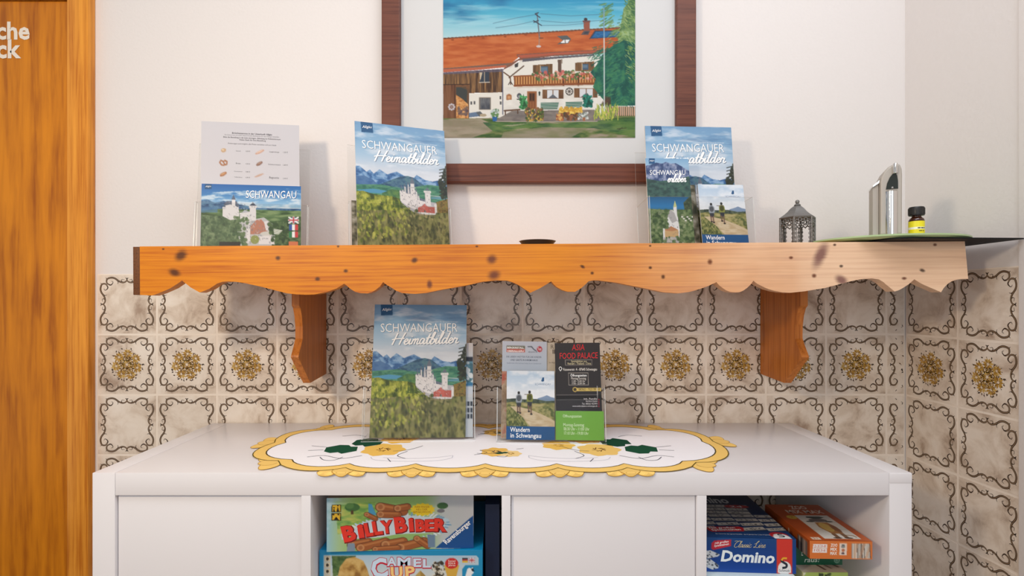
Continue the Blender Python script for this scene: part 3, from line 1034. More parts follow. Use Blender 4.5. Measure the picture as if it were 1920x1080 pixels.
def painting_art():
    V0 = -170
    A = Art(.4835, .402, [(45, V0), (1487, V0), (1487, 1030), (45, 1030)], 360)
    A.grad([(0, V0), (1500, V0), (1500, 420), (0, 420)], [(V0, (28, 120, 172)), (0, (44, 150, 196)), (100, (76, 176, 208)), (220, (150, 206, 220)), (290, (176, 214, 220))])
    A.clouds([(40, V0), (700, V0), (500, 110), (40, 200)], (30, 104, 158), 260, 90, 4, .42, .72, .7)
    A.clouds([(40, 40), (1487, 0), (1487, 280), (40, 300)], (176, 218, 228), 300, 30, 14, .5, .8, .5)
    # ground
    A.rect(40, 860, 1490, 1032, (96, 112, 66))
    A.noise([(40, 870), (1490, 870), (1490, 1032), (40, 1032)], [(58, 92, 44), (104, 122, 62), (150, 140, 112), (160, 146, 124)], 150, 30, 7, 1, lo=.3, hi=.7)
    A.noise([(40, 895), (330, 890), (480, 960), (260, 1032), (40, 1032)], [(140, 128, 104), (166, 152, 132)], 120, 26, 8, .9)
    A.noise([(500, 990), (800, 950), (1150, 950), (1000, 1032), (480, 1032)], [(150, 140, 118), (130, 128, 92)], 110, 18, 18, .8)
    A.noise([(340, 915), (900, 925), (1490, 880), (1490, 1032), (1180, 960), (760, 950), (420, 985)], [(42, 88, 48), (74, 118, 54), (98, 134, 60)], 90, 20, 9, .8)
    # roof
    roof = [(45, 285), (400, 262), (760, 240), (1060, 222), (1400, 205), (1470, 370), (1180, 378), (620, 420), (560, 470), (320, 500), (45, 525)]
    A.poly(roof, (198, 96, 44))
    A.noise(roof, [(182, 80, 34), (200, 98, 44), (212, 116, 60)], 150, 26, 3, .8)
    for x in range(45, 1380, 28):
        y = 285 - (x - 45) * .0615
        A.ell(x + 14, y, 16, 6, (120, 70, 48))
    for x, y in ((115, 296), (230, 288), (345, 282), (510, 272), (665, 258)):
        A.ell(x, y, 12, 5, (150, 66, 26))
    A.poly([(45, 510), (320, 488), (560, 468), (540, 492), (320, 512), (45, 532)], (120, 92, 78))
    A.poly([(45, 518), (330, 500), (520, 486), (515, 502), (330, 520), (45, 542)], (192, 98, 66))
    # barn wall
    barn = [(45, 545), (320, 525), (490, 515), (490, 690), (45, 700)]
    A.poly(barn, (112, 76, 48))
    A.noise(barn, [(74, 50, 36), (118, 84, 54), (156, 112, 66)], 9, 160, 5)
    A.poly([(45, 540), (500, 512), (500, 535), (300, 545), (45, 556)], (92, 90, 118), .7)
    A.noise([(45, 632), (240, 630), (240, 885), (45, 885)], [(84, 50, 34), (116, 72, 46), (132, 86, 56)], 12, 200, 6)
    A.poly([(140, 640), (240, 635), (236, 885), (142, 885)], (120, 80, 50))
    A.poly([(142, 652), (215, 652), (226, 680), (222, 780), (142, 710)], (62, 66, 64))
    A.line([(180, 650), (232, 668), (232, 780)], 8, (100, 74, 52))
    A.noise([(142, 708), (190, 740), (232, 780), (234, 885), (144, 885)], [(176, 108, 52), (210, 144, 78), (226, 166, 100)], 12, 12, 2)
    A.dabs([(160, 800), (225, 800), (225, 860), (160, 860)], 26, 8, [(90, 74, 84), (120, 96, 84)], 1)
    A.line([(45, 632), (240, 630)], 6, (60, 42, 32))
    for k in range(8):
        A.ell(108 + 20 * math.cos(k * .785), 800 + 20 * math.sin(k * .785), 8, 8, (190, 184, 190))
    A.ell(108, 800, 8, 8, (150, 130, 130))
    A.poly([(320, 540), (390, 536), (390, 612), (320, 614)], (54, 62, 76)); A.line([(316, 616), (394, 614)], 6, (200, 190, 178))
    A.line([(355, 540), (355, 612)], 5, (190, 170, 140)); A.poly([(318, 540), (340, 540), (322, 608)], (200, 180, 150))
    # white walls
    wh = (226, 222, 212)
    A.poly([(240, 700), (490, 690), (490, 880), (240, 885)], wh)
    A.poly([(488, 530), (640, 450), (1180, 410), (1240, 420), (1240, 860), (488, 868)], wh)
    A.noise([(488, 650), (1200, 650), (1200, 850), (488, 862)], [(214, 210, 202), (232, 228, 220)], 60, 30, 2, .7)
    A.poly([(596, 405), (900, 385), (1180, 372), (1380, 368), (1300, 392), (1180, 402), (860, 420), (610, 452), (560, 490), (500, 520), (500, 508), (570, 462), (622, 432), (598, 420)], (132, 82, 64))
    A.poly([(600, 412), (900, 392), (1200, 378), (1200, 390), (900, 408), (630, 432)], (180, 86, 60))
    A.poly([(640, 440), (860, 424), (1180, 404), (1180, 416), (860, 440), (640, 462)], (92, 88, 96))
    A.line([(545, 505), (635, 452)], 10, (214, 206, 196)); A.line([(540, 580), (650, 492)], 9, (90, 62, 44)); A.line([(500, 540), (548, 575), (552, 630)], 9, (104, 72, 52))
    A.poly([(580, 480), (610, 465), (606, 500), (584, 504)], (70, 66, 66))
    A.line([(535, 632), (550, 608), (566, 632)], 6, (60, 50, 44))
    # chimney, mast, skylight, solar panel
    A.poly([(1098, 158), (1145, 155), (1145, 228), (1102, 230)], (154, 82, 60)); A.rect(1094, 150, 1150, 164, (126, 66, 52)); A.ell(1115, 142, 14, 12, (70, 54, 54))
    A.poly([(1080, 258), (1100, 228), (1150, 226), (1135, 258)], (96, 80, 80)); A.poly([(1100, 250), (1108, 236), (1140, 234), (1130, 250)], (60, 64, 74))
    A.line([(750, 100), (768, 280)], 8, (104, 102, 112)); A.line([(768, 270), (764, 345)], 6, (150, 130, 120))
    A.ell(762, 345, 18, 9, (206, 190, 186)); A.line([(768, 282), (794, 282)], 6, (90, 60, 50))
    for x0, y0, x1, y1 in ((738, 104, 772, 128), (724, 152, 784, 188), (726, 165, 760, 150), (736, 100, 760, 92)):
        A.line([(x0, y0), (x1, y1)], 7, (54, 58, 74))
    for p in ([(740, 106), (600, 130), (420, 172)], [(726, 155), (600, 184), (440, 206)], [(775, 100), (1000, 116), (1240, 104)], [(780, 152), (960, 168), (1240, 150)], [(780, 188), (960, 186), (1110, 172)]):
        A.line(p, 3.5, (70, 104, 128), .8)
    A.poly([(900, 268), (975, 262), (1005, 290), (985, 322), (900, 330), (945, 300)], (86, 92, 92)); A.poly([(925, 318), (950, 296), (995, 294), (980, 320)], (228, 228, 226)); A.line([(960, 296), (962, 322)], 6, (96, 84, 80))
    A.poly([(1145, 288), (1185, 228), (1390, 226), (1370, 274)], (34, 76, 116)); A.noise([(1160, 280), (1195, 234), (1380, 232), (1362, 268)], [(24, 88, 148), (40, 110, 170), (40, 90, 120)], 40, 12, 4)
    A.line([(1145, 288), (1185, 228), (1390, 226)], 6, (80, 60, 60))
    # windows with shutters upstairs, post
    A.poly([(905, 445), (932, 443), (932, 540), (908, 542)], (100, 78, 64)); A.line([(936, 443), (936, 470)], 8, (140, 120, 100))
    for x0, y0, x1, y1, gx0, gx1 in ((720, 480, 866, 560, 775, 832), (1038, 462, 1180, 530, 1088, 1136)):
        A.poly([(x0, y0 + 6), (x1, y0 - 4), (x1, y1), (x0, y1)], (120, 84, 50))
        A.noise([(x0, y0 + 6), (x1, y0 - 4), (x1, y1), (x0, y1)], [(96, 66, 40), (140, 100, 60)], 8, 90, 3, .8)
        A.rect(gx0, y0 + 14, gx1, y1 - 10, (70, 92, 114)); A.rect(gx0 + 6, y0 + 22, gx1 - 6, y1 - 24, (96, 120, 140))
        A.line([(gx0, y0 + 10), (gx0, y1 - 6)], 6, (196, 170, 130))
    # balcony with planks and geraniums
    A.poly([(575, 566), (900, 552), (1250, 545), (1250, 630), (900, 640), (578, 648)], (156, 88, 40))
    for x in range(585, 1240, 20):
        y = 566 - (x - 575) * .03
        A.line([(x + 8, y + 12), (x + 8, y + 62)], 9, (212, 150, 84))
        A.line([(x, y + 12), (x, y + 62)], 3, (92, 50, 26))
    for x in (948, 1060):
        A.line([(x, 552), (x, 640)], 12, (96, 54, 32))
    A.line([(575, 570), (900, 556), (1250, 548)], 10, (150, 84, 44)); A.line([(578, 640), (900, 632), (1250, 624)], 12, (140, 74, 36))
    A.dabs([(700, 545), (900, 535), (1240, 525), (1240, 590), (760, 600)], 240, 9, [(196, 92, 84), (214, 140, 120), (104, 130, 70), (70, 100, 56), (222, 176, 150)], 9, 1, a=.9)
    A.line([(600, 656), (1180, 636)], 5, (190, 170, 150))
    # ground floor: hunting plaque, lamp, door, shutters, wheel, benches
    A.poly([(518, 712), (540, 700), (560, 712), (560, 746), (520, 748)], (172, 110, 66)); A.rect(530, 718, 550, 738, (206, 150, 100))
    A.ell(616, 716, 18, 20, (80, 84, 92)); A.rect(598, 738, 632, 746, (60, 60, 62)); A.ell(616, 722, 9, 10, (150, 150, 154))
    A.rect(676, 682, 748, 815, (160, 98, 56)); A.rect(688, 694, 736, 812, (124, 70, 38))
    for x in (694, 714):
        A.rect(x, 700, x + 16, 752, (70, 44, 28)); A.rect(x, 760, x + 16, 806, (150, 90, 50))
    A.poly([(760, 690), (768, 680), (776, 690), (772, 716), (764, 716)], (40, 56, 52))
    for x0, x1, a, b, y0, y1 in ((790, 946, 826, 912, 670, 738), (1030, 1204, 1070, 1168, 660, 730)):
        A.rect(x0, y0, x1, y1, (124, 82, 50)); A.rect(a, y0 + 4, b, y1 - 4, (212, 214, 218))
        A.line([((a + b) / 2, y0 + 4), ((a + b) / 2, y1 - 4)], 7, (130, 90, 60))
        A.poly([(a + 8, y1 - 4), ((a + b) / 2, y0 + 34), (b - 8, y1 - 4)], (96, 100, 108))
        for x in (x0, b):
            A.noise([(x, y0), (x + 36, y0), (x + 36, y1), (x, y1)], [(96, 62, 38), (146, 102, 64)], 7, 60, 4, .8)
    for k in range(24):
        a0, a1 = k * math.pi / 12, (k + 1) * math.pi / 12
        A.line([(992 + 26 * math.cos(a0), 684 + 26 * math.sin(a0)), (992 + 26 * math.cos(a1), 684 + 26 * math.sin(a1))], 6, (60, 54, 50))
        if k % 3 == 0: A.line([(992, 684), (992 + 26 * math.cos(a0), 684 + 26 * math.sin(a0))], 4, (70, 60, 54))
    for x0, x1, y in ((780, 910, 772), (968, 1088, 766)):
        for k in range(4):
            A.line([(x0 + k * 0, y + k * 10), (x1 - k * 2, y - 2 + k * 10)], 7, (44, 104, 84))
        A.line([(x0 - 4, y + 42), (x1 - 10, y + 40)], 8, (36, 84, 68))
    A.rect(315, 728, 402, 820, (116, 104, 92)); A.noise([(322, 734), (396, 734), (396, 816), (322, 816)], [(70, 74, 84), (110, 112, 116)], 14, 40, 3)
    A.line([(492, 530), (492, 855)], 7, (84, 88, 112))
    for x, y in ((474, 730), (476, 770), (256, 770), (280, 768)):
        A.rect(x - 6, y - 12, x + 6, y + 12, (80, 80, 84))
    # terrace, plants, pots
    A.noise([(470, 880), (560, 830), (1180, 820), (1240, 880), (1200, 912), (430, 908)], [(112, 104, 100), (136, 126, 118)], 60, 18, 4)
    A.line([(440, 908), (820, 912), (1200, 908)], 5, (176, 166, 152))
    A.poly([(600, 930), (700, 922), (560, 946), (480, 940)], (180, 168, 140), .7)
    A.poly([(236, 846), (290, 838), (318, 834), (320, 870), (240, 878)], (96, 120, 150)); A.poly([(290, 840), (322, 832), (340, 850), (320, 874)], (90, 96, 100)); A.ell(345, 862, 26, 12, (176, 160, 130))
    A.line([(505, 828), (620, 820)], 12, (104, 74, 56)); A.line([(512, 832), (512, 858)], 9, (92, 66, 50)); A.line([(605, 826), (605, 848)], 9, (92, 66, 50))
    A.poly([(412, 868), (452, 866), (446, 908), (418, 908)], (36, 96, 166)); A.dabs([(405, 820), (460, 820), (460, 872), (405, 872)], 60, 7, [(60, 110, 60), (196, 204, 206), (96, 140, 80)], 4)
    for cx, y0, y1, wd, c in ((648, 700, 815, 28, (56, 132, 74)), (1130, 695, 800, 36, (26, 110, 92))):
        A.poly([(cx, y0), (cx + wd, y1 - 14), (cx + wd * .6, y1), (cx - wd * .6, y1), (cx - wd, y1 - 14)], c)
        A.dabs([(cx - wd, y0 + 20), (cx + wd, y0 + 20), (cx + wd, y1), (cx - wd, y1)], 50, 7, [c, tuple(int(v * .7) for v in c), tuple(min(255, int(v * 1.3)) for v in c)], 3)
    A.dabs([(660, 815), (790, 810), (800, 900), (670, 905)], 190, 9, [(64, 88, 44), (96, 110, 50), (146, 96, 60), (210, 170, 70), (90, 70, 50)], 5, .8)
    A.poly([(915, 812), (1085, 806), (1095, 846), (1060, 866), (930, 858)], (230, 186, 62)); A.dabs([(915, 805), (1090, 805), (1090, 850), (915, 850)], 90, 8, [(240, 206, 90), (222, 166, 50), (200, 150, 50)], 6)
    A.dabs([(915, 840), (1080, 845), (1070, 895), (930, 895)], 90, 8, [(110, 66, 40), (150, 88, 48), (80, 70, 52)], 7)
    A.dabs([(895, 850), (940, 850), (940, 900), (895, 900)], 50, 7, [(196, 120, 66), (220, 170, 90), (150, 80, 50)], 8)
    A.dabs([(1060, 840), (1130, 840), (1130, 890), (1060, 890)], 70, 6, [(220, 226, 222), (120, 130, 120), (180, 190, 186)], 8)
    A.poly([(990, 858), (1020, 858), (1010, 905), (996, 905)], (150, 92, 62)); A.poly([(1090, 880), (1115, 880), (1110, 905), (1094, 905)], (166, 104, 70))
    # fence, tree, flagpole
    for x in range(1270, 1490, 15):
        A.line([(x + 8, 800), (x + 8, 864)], 8, (84, 84, 52)); A.line([(x, 798), (x + 1, 864)], 7, (214, 160, 128))
    A.noise([(1400, 60), (1490, -60), (1490, 420), (1340, 420), (1370, 230)], [(66, 110, 70), (110, 146, 84), (150, 180, 120)], 40, 50, 12)
    tr = [(1250, 400), (1330, 330), (1400, 300), (1490, 320), (1490, 790), (1290, 795), (1225, 720), (1170, 650), (1190, 590), (1150, 540), (1200, 480)]
    A.noise(tr, [(22, 82, 72), (34, 106, 84), (58, 128, 84)], 34, 50, 11)
    rr = random.Random(4)
    for i in range(1100):
        x, y = rr.uniform(1130, 1487), rr.uniform(-150, 785)
        if x < 1255 + 60 * math.sin(y / 90 + 1) + (90 if y < 330 else 0) - (70 if 400 < y < 700 else 0): continue
        up = y < 300 or (x > 1410 and y < 600)
        c = rr.choice([(112, 150, 70), (140, 168, 84), (84, 130, 66), (60, 112, 66), (160, 184, 110)] if up else [(26, 92, 78), (34, 108, 86), (22, 78, 66), (52, 126, 92), (40, 116, 88), (74, 140, 90), (30, 100, 70)])
        L = rr.uniform(16, 50)
        a = rr.uniform(.1, 1.0)
        A.line([(x, y), (x - L * math.cos(a) * (1 if x < 1400 else -.6), y + L * math.sin(a) * .8)], rr.uniform(3, 7), c, .85)
    for i in range(60):
        x, y = rr.uniform(1250, 1330), rr.uniform(20, 190)
        A.line([(x, y), (x - rr.uniform(15, 50), y + rr.uniform(5, 25))], 7, rr.choice([(80, 130, 80), (120, 156, 84)]), .8)
    for i in range(40):
        A.line([(1260 + i % 8 * 6, 720 + i), (1230 + i % 5 * 18, 790)], 6, rr.choice([(96, 66, 46), (70, 56, 44)]), .6)
    for i in range(120):
        x, y = rr.uniform(1180, 1360), rr.uniform(810, 900)
        A.line([(x, y), (x + rr.uniform(-14, 14), y - rr.uniform(20, 44))], 6, rr.choice([(206, 206, 80), (176, 184, 70), (120, 150, 60)]), .9)
    A.line([(1252, 45), (1254, 400), (1255, 830)], 8, (206, 216, 214)); A.line([(1252, 40), (1252, 280)], 5, (60, 120, 170)); A.ell(1252, 48, 8, 8, (60, 150, 190))
    A.line([(1350, 965), (1420, 958)], 4, (50, 50, 36)); A.line([(1365, 972), (1390, 955)], 4, (50, 50, 36))
    return A


def billy_art():
    A = Art(.27, .115, [(66, -40), (1778, -60), (1764, 650), (76, 694)], 220, (170, 206, 220))
    A.grad([(0, -80), (1800, -80), (1800, 720), (0, 720)], [(60, (150, 206, 232)), (220, (172, 208, 150)), (420, (152, 196, 96)), (1200, (150, 196, 110)), (1420, (196, 204, 206)), (1800, (206, 208, 212))], True)
    A.noise([(180, 60), (640, 20), (640, 330), (200, 460)], [(96, 160, 70), (150, 190, 80), (206, 206, 90)], 120, 60, 3, .8)
    A.clouds([(0, -80), (300, -80), (240, 200), (0, 500)], (196, 226, 240), 120, 80, 8, .4, .7, .8)
    A.ell(370, 90, 90, 56, (66, 118, 60)); A.ell(340, 70, 50, 40, (88, 140, 70)); A.rect(355, 130, 385, 185, (92, 66, 40))
    A.ell(1420, 80, 64, 44, (62, 110, 62)); A.ell(1400, 150, 44, 26, (120, 120, 130))
    A.poly([(560, 40), (600, 50), (620, 120), (660, 200), (560, 190)], (70, 160, 206))
    # white water splash behind the title, brown logs instead of the figures
    rr = random.Random(3)
    A.poly([(420, 330), (600, 260), (800, 210), (1000, 200), (1250, 230), (1430, 250), (1460, 420), (1200, 450), (900, 460), (700, 500), (420, 520), (330, 470)], (206, 224, 236))
    for i in range(70):
        t = i / 70 * 2 * math.pi
        x, y = 880 + 600 * math.cos(t), 400 + 190 * math.sin(t) - 80 * math.cos(t)
        A.ell(x, y, rr.uniform(20, 46), rr.uniform(8, 14), rr.choice([(226, 240, 248), (190, 220, 240), (120, 170, 206)]), math.atan2(math.sin(t), math.cos(t)))
    def log(x0, y0, x1, y1, r):
        A.line([(x0, y0), (x1, y1)], 2 * r + 10, (74, 40, 26)); A.line([(x0, y0), (x1, y1)], 2 * r, (170, 92, 44))
        A.line([(x0, y0 - r * .4), (x1, y1 - r * .4)], r * .5, (198, 120, 62))
        A.ell(x0, y0, r * .9, r * .95, (206, 140, 84)); A.ell(x0, y0, r * .5, r * .55, (176, 104, 58))
    log(540, 190, 640, 250, 30); log(700, 90, 960, 150, 58); log(700, 190, 900, 200, 44); log(900, 110, 1010, 90, 44)
    log(360, 600, 560, 560, 46); log(470, 640, 760, 560, 50); log(760, 600, 960, 560, 54); log(930, 640, 1200, 560, 54); log(640, 660, 900, 640, 32); log(1120, 520, 1240, 620, 36)
    A.poly([(320, 580), (400, 575), (410, 690), (310, 690)], (130, 150, 170)); A.poly([(1240, 470), (1330, 470), (1330, 640), (1250, 640)], (110, 140, 170))
    sb = []
    for k in range(28):
        r = 1.0 if k % 2 else .82
        sb.append((1190 + 150 * r * math.cos(k * math.pi / 14), 130 + 92 * r * math.sin(k * math.pi / 14)))
    A.poly(sb, (246, 212, 30))
    for y, t, x0, x1 in ((108, 'WER FINGER', 1095, 1270), (142, 'NEU DER', 1115, 1245), (176, 'BEIM NACHWUCHS', 1082, 1280)):
        A.text(t, (x0, y), (x1, y), (150, 90, 20), h=26)
    for y0 in (50, 166):
        A.rect(126, y0, 238, y0 + 104, (30, 24, 14)); A.rect(136, y0 + 8, 228, y0 + 96, (246, 196, 40))
    A.ell(155, 90, 9, 9, (20, 16, 10)); A.poly([(142, 150), (155, 98), (168, 150)], (20, 16, 10)); A.ell(200, 66, 10, 10, (20, 16, 10)); A.poly([(184, 150), (200, 76), (216, 150)], (20, 16, 10))
    A.ell(150, 186, 11, 11, (20, 16, 10)); A.ell(208, 186, 11, 11, (20, 16, 10)); A.poly([(150, 262), (182, 215), (214, 262)], (20, 16, 10))
    A.poly([(1330, 648), (1768, 215), (1770, 660)], (14, 82, 158))
    for k in range(2):
        off, c, b = ((8, 8), (120, 24, 26), .075) if k == 0 else ((0, 0), (228, 58, 44), .05)
        if k == 0:
            pass
        for t, p0, p1, h in (('B', (278, 556), (430, 520), 205), ('i', (446, 500), (520, 488), 170), ('L', (530, 482), (640, 462), 170), ('L', (620, 462), (730, 446), 175), ('Y', (706, 444), (850, 430), 165),
                             ('B', (872, 432), (1015, 416), 200), ('i', (1030, 414), (1090, 410), 170), ('B', (1105, 418), (1220, 414), 155), ('E', (1215, 416), (1322, 412), 150), ('R', (1318, 416), (1462, 420), 165)):
            A.text(t, (p0[0] + off[0] - (6 if k == 0 else 0), p0[1] + off[1]), (p1[0] + off[0] + (6 if k == 0 else 0), p1[1] + off[1]), c, h=h + (14 if k == 0 else 0), bold=b, lay=k + 1)
    A.text('Ravensburger', (1458, 600), (1748, 318), W_, h=62, bold=.025)
    return A


def camel_art():
    A = Art(.305, .221, [(36, 34), (1650, 44), (1650, 1214), (36, 1204)], 230, (18, 150, 206))
    A.poly([(80, 84), (1590, 96), (1612, 120), (1612, 1160), (76, 1150)], (190, 216, 230))
    A.grad([(84, 84), (1590, 96), (1606, 1160), (84, 1150)], [(90, (176, 208, 230)), (300, (214, 222, 220)), (700, (224, 206, 160)), (1150, (206, 170, 110))])
    A.noise([(160, 92), (400, 92), (300, 260), (170, 300)], [(60, 96, 52), (104, 136, 76)], 40, 40, 2)
    # sand-coloured rock instead of the figure
    rk = [(210, 330), (240, 200), (300, 120), (380, 100), (470, 140), (510, 220), (540, 330), (540, 700), (200, 700)]
    A.noise(rk, [(160, 112, 50), (206, 160, 80), (226, 186, 108)], 60, 70, 5)
    A.poly([(960, 320), (1035, 240), (1110, 320), (1160, 420), (920, 420)], (206, 170, 84)); A.poly([(1035, 240), (1110, 320), (1160, 420), (1050, 420)], (176, 140, 66))
    A.noise([(84, 420), (1606, 420), (1606, 1150), (84, 1150)], [(206, 168, 100), (230, 200, 140)], 200, 40, 6)
    for k in range(7):
        A.rect(84, 92 + k * 62, 146, 146 + k * 62, (222, 208, 170)); A.rect(96, 100 + k * 62, 136, 138 + k * 62, (236, 226, 196)); A.ell(116, 120 + k * 62, 14, 16, (60, 50, 40))
    A.dabs([(1160, 160), (1270, 150), (1280, 420), (1160, 420)], 150, 12, [(60, 52, 40), (120, 104, 70), (230, 226, 210)], 4)
    for k, (c, c2, off, b) in enumerate((((196, 40, 60), (196, 40, 60), 12, .08), ((206, 226, 244), (248, 206, 130), 0, .035))):
        A.text('C', (560 - off / 2, 310 + off / 2), (720 + off / 2, 290 + off / 2), c, h=185 + off, bold=b, lay=1 + k)
        for t, x0, x1, y in (('A', 705, 800, 190), ('M', 808, 940, 190), ('E', 965, 1045, 202), ('L', 1060, 1140, 208)):
            A.text(t, (x0 - off / 2, y + off / 2), (x1 + off / 2, y + off / 2), c, h=80 + off, bold=b, lay=3 + k)
        A.text('U', (745 - off / 2, 312 + off / 2), (862 + off / 2, 307 + off / 2), c2, h=108 + off, bold=b, lay=5 + k)
        A.text('P', (890 - off / 2, 307 + off / 2), (985 + off / 2, 302 + off / 2), c2, h=108 + off, bold=b, lay=5 + k)
    A.poly([(1300, 300), (1270, 190), (1420, 190), (1392, 300)], (232, 180, 60)); A.ell(1345, 172, 66, 54, (222, 44, 40)); A.poly([(1290, 300), (1398, 300), (1404, 420), (1284, 420)], (222, 44, 40))
    for t, y in (('Spiel', 158), ('des', 178), ('Jahres', 200)):
        A.text(t, (1310, y), (1382, y), (250, 230, 220), h=20)
    A.rect(1450, 120, 1506, 136, (30, 26, 26)); A.rect(1450, 136, 1506, 150, (206, 40, 44)); A.rect(1450, 150, 1506, 166, (240, 196, 50))
    A.rect(1516, 122, 1572, 164, (240, 240, 244))
    A.line([(1544, 122), (1544, 164)], 8, (206, 50, 60)); A.line([(1516, 143), (1572, 143)], 8, (206, 50, 60)); A.line([(1516, 122), (1572, 164)], 4, (206, 90, 100)); A.line([(1572, 122), (1516, 164)], 4, (206, 90, 100))
    A.poly([(1480, 190), (1612, 190), (1612, 420), (1450, 420), (1450, 230)], (18, 150, 206))
    A.poly([(1480, 300), (1500, 230), (1520, 214), (1536, 226), (1552, 210), (1562, 226), (1546, 250), (1566, 262), (1540, 290), (1560, 330), (1520, 310), (1490, 350)], W_)
    A.poly([(1538, 230), (1566, 218), (1560, 240), (1575, 250), (1548, 250)], (30, 34, 44))
    return A


def domino_front():
    A = Art(.167, .063, [(-40, 560), (1195, 600), (1195, 1056), (-40, 1006)], 150, (16, 70, 150))
    A.grad([(-60, 540), (1210, 540), (1210, 1080), (-60, 1080)], [(560, (14, 74, 140)), (700, (8, 66, 146)), (1060, (6, 70, 178))])
    A.poly([(70, 640), (110, 605), (330, 596), (326, 680), (90, 730), (64, 710)], (214, 38, 58))
    A.rect(935, 590, 1146, 1060, (236, 52, 40))
    A.ell(1040, 980, 88, 92, W_); A.rect(952, 980, 1128, 1040, W_)
    A.text('mit großen', (112, 652), (296, 632), W_, h=28, shear=.25, bold=.01); A.text('Spielsteinen', (104, 690), (300, 664), W_, h=28, shear=.25, bold=.01)
    A.script('Classic Line', (360, 696), (778, 706), 82, (222, 206, 150), .05, .3)
    A.text('Domino', (190, 872), (906, 910), (236, 246, 252), h=140, bold=.035, shear=.12)
    wv, wf = ribbon(smooth_line([(1072, 852), (1020, 850), (1000, 880), (1030, 905), (1066, 930), (1060, 965), (1010, 975)], 5), 30)
    A.vpoly(wv, wf, (40, 52, 64))
    wv, wf = ribbon(smooth_line([(1072, 850), (1022, 848), (1000, 876)], 5), 26)
    A.vpoly(wv, wf, (240, 170, 50), 2)
    A.text('Schmidt', (966, 1022), (1108, 1030), (30, 40, 60), h=34)
    for p in ([(-40, 740), (60, 735), (180, 790), (150, 815), (-40, 850)], [(-40, 850), (60, 850), (165, 930), (160, 965), (80, 985), (-40, 930)]):
        A.poly(p, (220, 228, 232)); A.dabs(p, 26, 8, [(60, 70, 84)], 3, 1.3)
    return A


def domino_top():
    # drawing coordinates: x along the front 0..167, y from the back 0 to the front 230
    A = Art(.167, .23, [(0, 0), (167, 0), (167, 230), (0, 230)], 140, (14, 48, 100))
    A.grad([(0, 0), (167, 0), (167, 230), (0, 230)], [(0, (20, 34, 70)), (120, (14, 42, 92)), (230, (14, 66, 130))])
    rr = random.Random(2)
    for k, (y, a) in enumerate(((70, .0), (88, .03), (104, -.02), (122, .04), (142, .06), (164, .12), (186, .16))):
        x0 = rr.uniform(-10, 6)
        for j in range(4):
            xx = x0 + j * 46
            c, s = math.cos(a * -1), math.sin(a * -1)
            def q(u, v): return (xx + u * c - v * s, y + u * s + v * c)
            if xx > 120 - (20 if k < 2 else 0) + k * 5: continue
            A.poly([q(0, 0), q(44, 0), q(44, 12), q(0, 12)], (206, 204, 196)); A.poly([q(0, 12), q(44, 12), q(44, 15), q(0, 15)], (120, 118, 116))
            A.line([q(22, 1), q(22, 11)], 1.2, (90, 90, 90))
            for d in range(8):
                A.ell(*q(4 + rr.random() * 36, 2.5 + rr.random() * 7), 1.6, 1.3, (50, 50, 60))
    A.text('Domino', (14, 60), (112, 60), (200, 204, 206), h=34, bold=.03)
    A.ell(118, 78, 26, 9, (196, 40, 50)); A.text('24', (104, 82), (130, 82), W_, h=8)
    A.poly([(18, 192), (26, 184), (84, 180), (90, 186), (86, 202), (24, 207), (20, 202)], (206, 26, 38))
    A.text('Mit großen', (24, 193), (74, 189), W_, h=7, bold=.02); A.text('Spielsteinen', (26, 202), (82, 197), W_, h=7.5, bold=.02)
    A.text('Ein Spiel für die ganze Familie - ab 4 Jahren für 2 bis 4 Spieler', (28, 217), (128, 217), (220, 226, 232), h=4)
    A.ell(143, 216, 17, 14, (206, 30, 40)); A.ell(145, 219, 13, 10, W_); A.rect(130, 220, 160, 230, W_)
    wv, wf = ribbon(smooth_line([(151, 211), (144, 211), (143, 215), (150, 218), (149, 222), (140, 223)], 4), 3)
    A.vpoly(wv, wf, (40, 52, 64))
    return A


def zoo_top():
    A = Art(.112, .17, [(0, 0), (112, 0), (112, 170), (0, 170)], 110, (206, 88, 24))
    A.noise([(0, 0), (112, 0), (112, 170), (0, 170)], [(196, 80, 20), (212, 94, 28)], 60, 60, 3)
    A.text('ZOO', (44, 24), (78, 24), (236, 214, 196), h=17, bold=.03); A.text('MIX MAX', (26, 46), (100, 46), (236, 214, 196), h=17, bold=.02)
    A.rect(32, 56, 98, 162, (224, 218, 206))
    A.line([(32, 88), (98, 88)], 1, (150, 140, 130)); A.line([(32, 122), (98, 122)], 1, (190, 180, 168))
    # head piece, striped body, legs of the mixed-up card animal
    A.poly([(52, 62), (78, 62), (86, 66), (76, 72), (60, 72), (50, 68)], (66, 74, 66)); A.ell(66, 80, 18, 8, (110, 100, 96)); A.ell(48, 86, 8, 3, (70, 72, 70)); A.ell(84, 86, 8, 3, (70, 72, 70))
    A.poly([(54, 90), (78, 90), (84, 112), (80, 140), (58, 140), (50, 112)], (180, 120, 60)); A.ell(64, 112, 10, 20, (216, 176, 84)); A.ell(78, 118, 6, 18, (150, 92, 50))
    A.rect(56, 140, 64, 158, (130, 88, 56)); A.rect(72, 140, 80, 158, (130, 88, 56)); A.ell(58, 158, 8, 3, (90, 66, 50)); A.ell(78, 158, 8, 3, (90, 66, 50)); A.line([(80, 146), (92, 148), (94, 154)], 3, (150, 110, 70))
    A.ell(22, 66, 10, 9, (222, 184, 60)); A.text('2', (19, 70), (25, 70), (180, 120, 30))
    A.rect(8, 156, 24, 166, (236, 216, 190)); A.text('3+', (11, 164), (21, 164), (190, 90, 40))
    return A


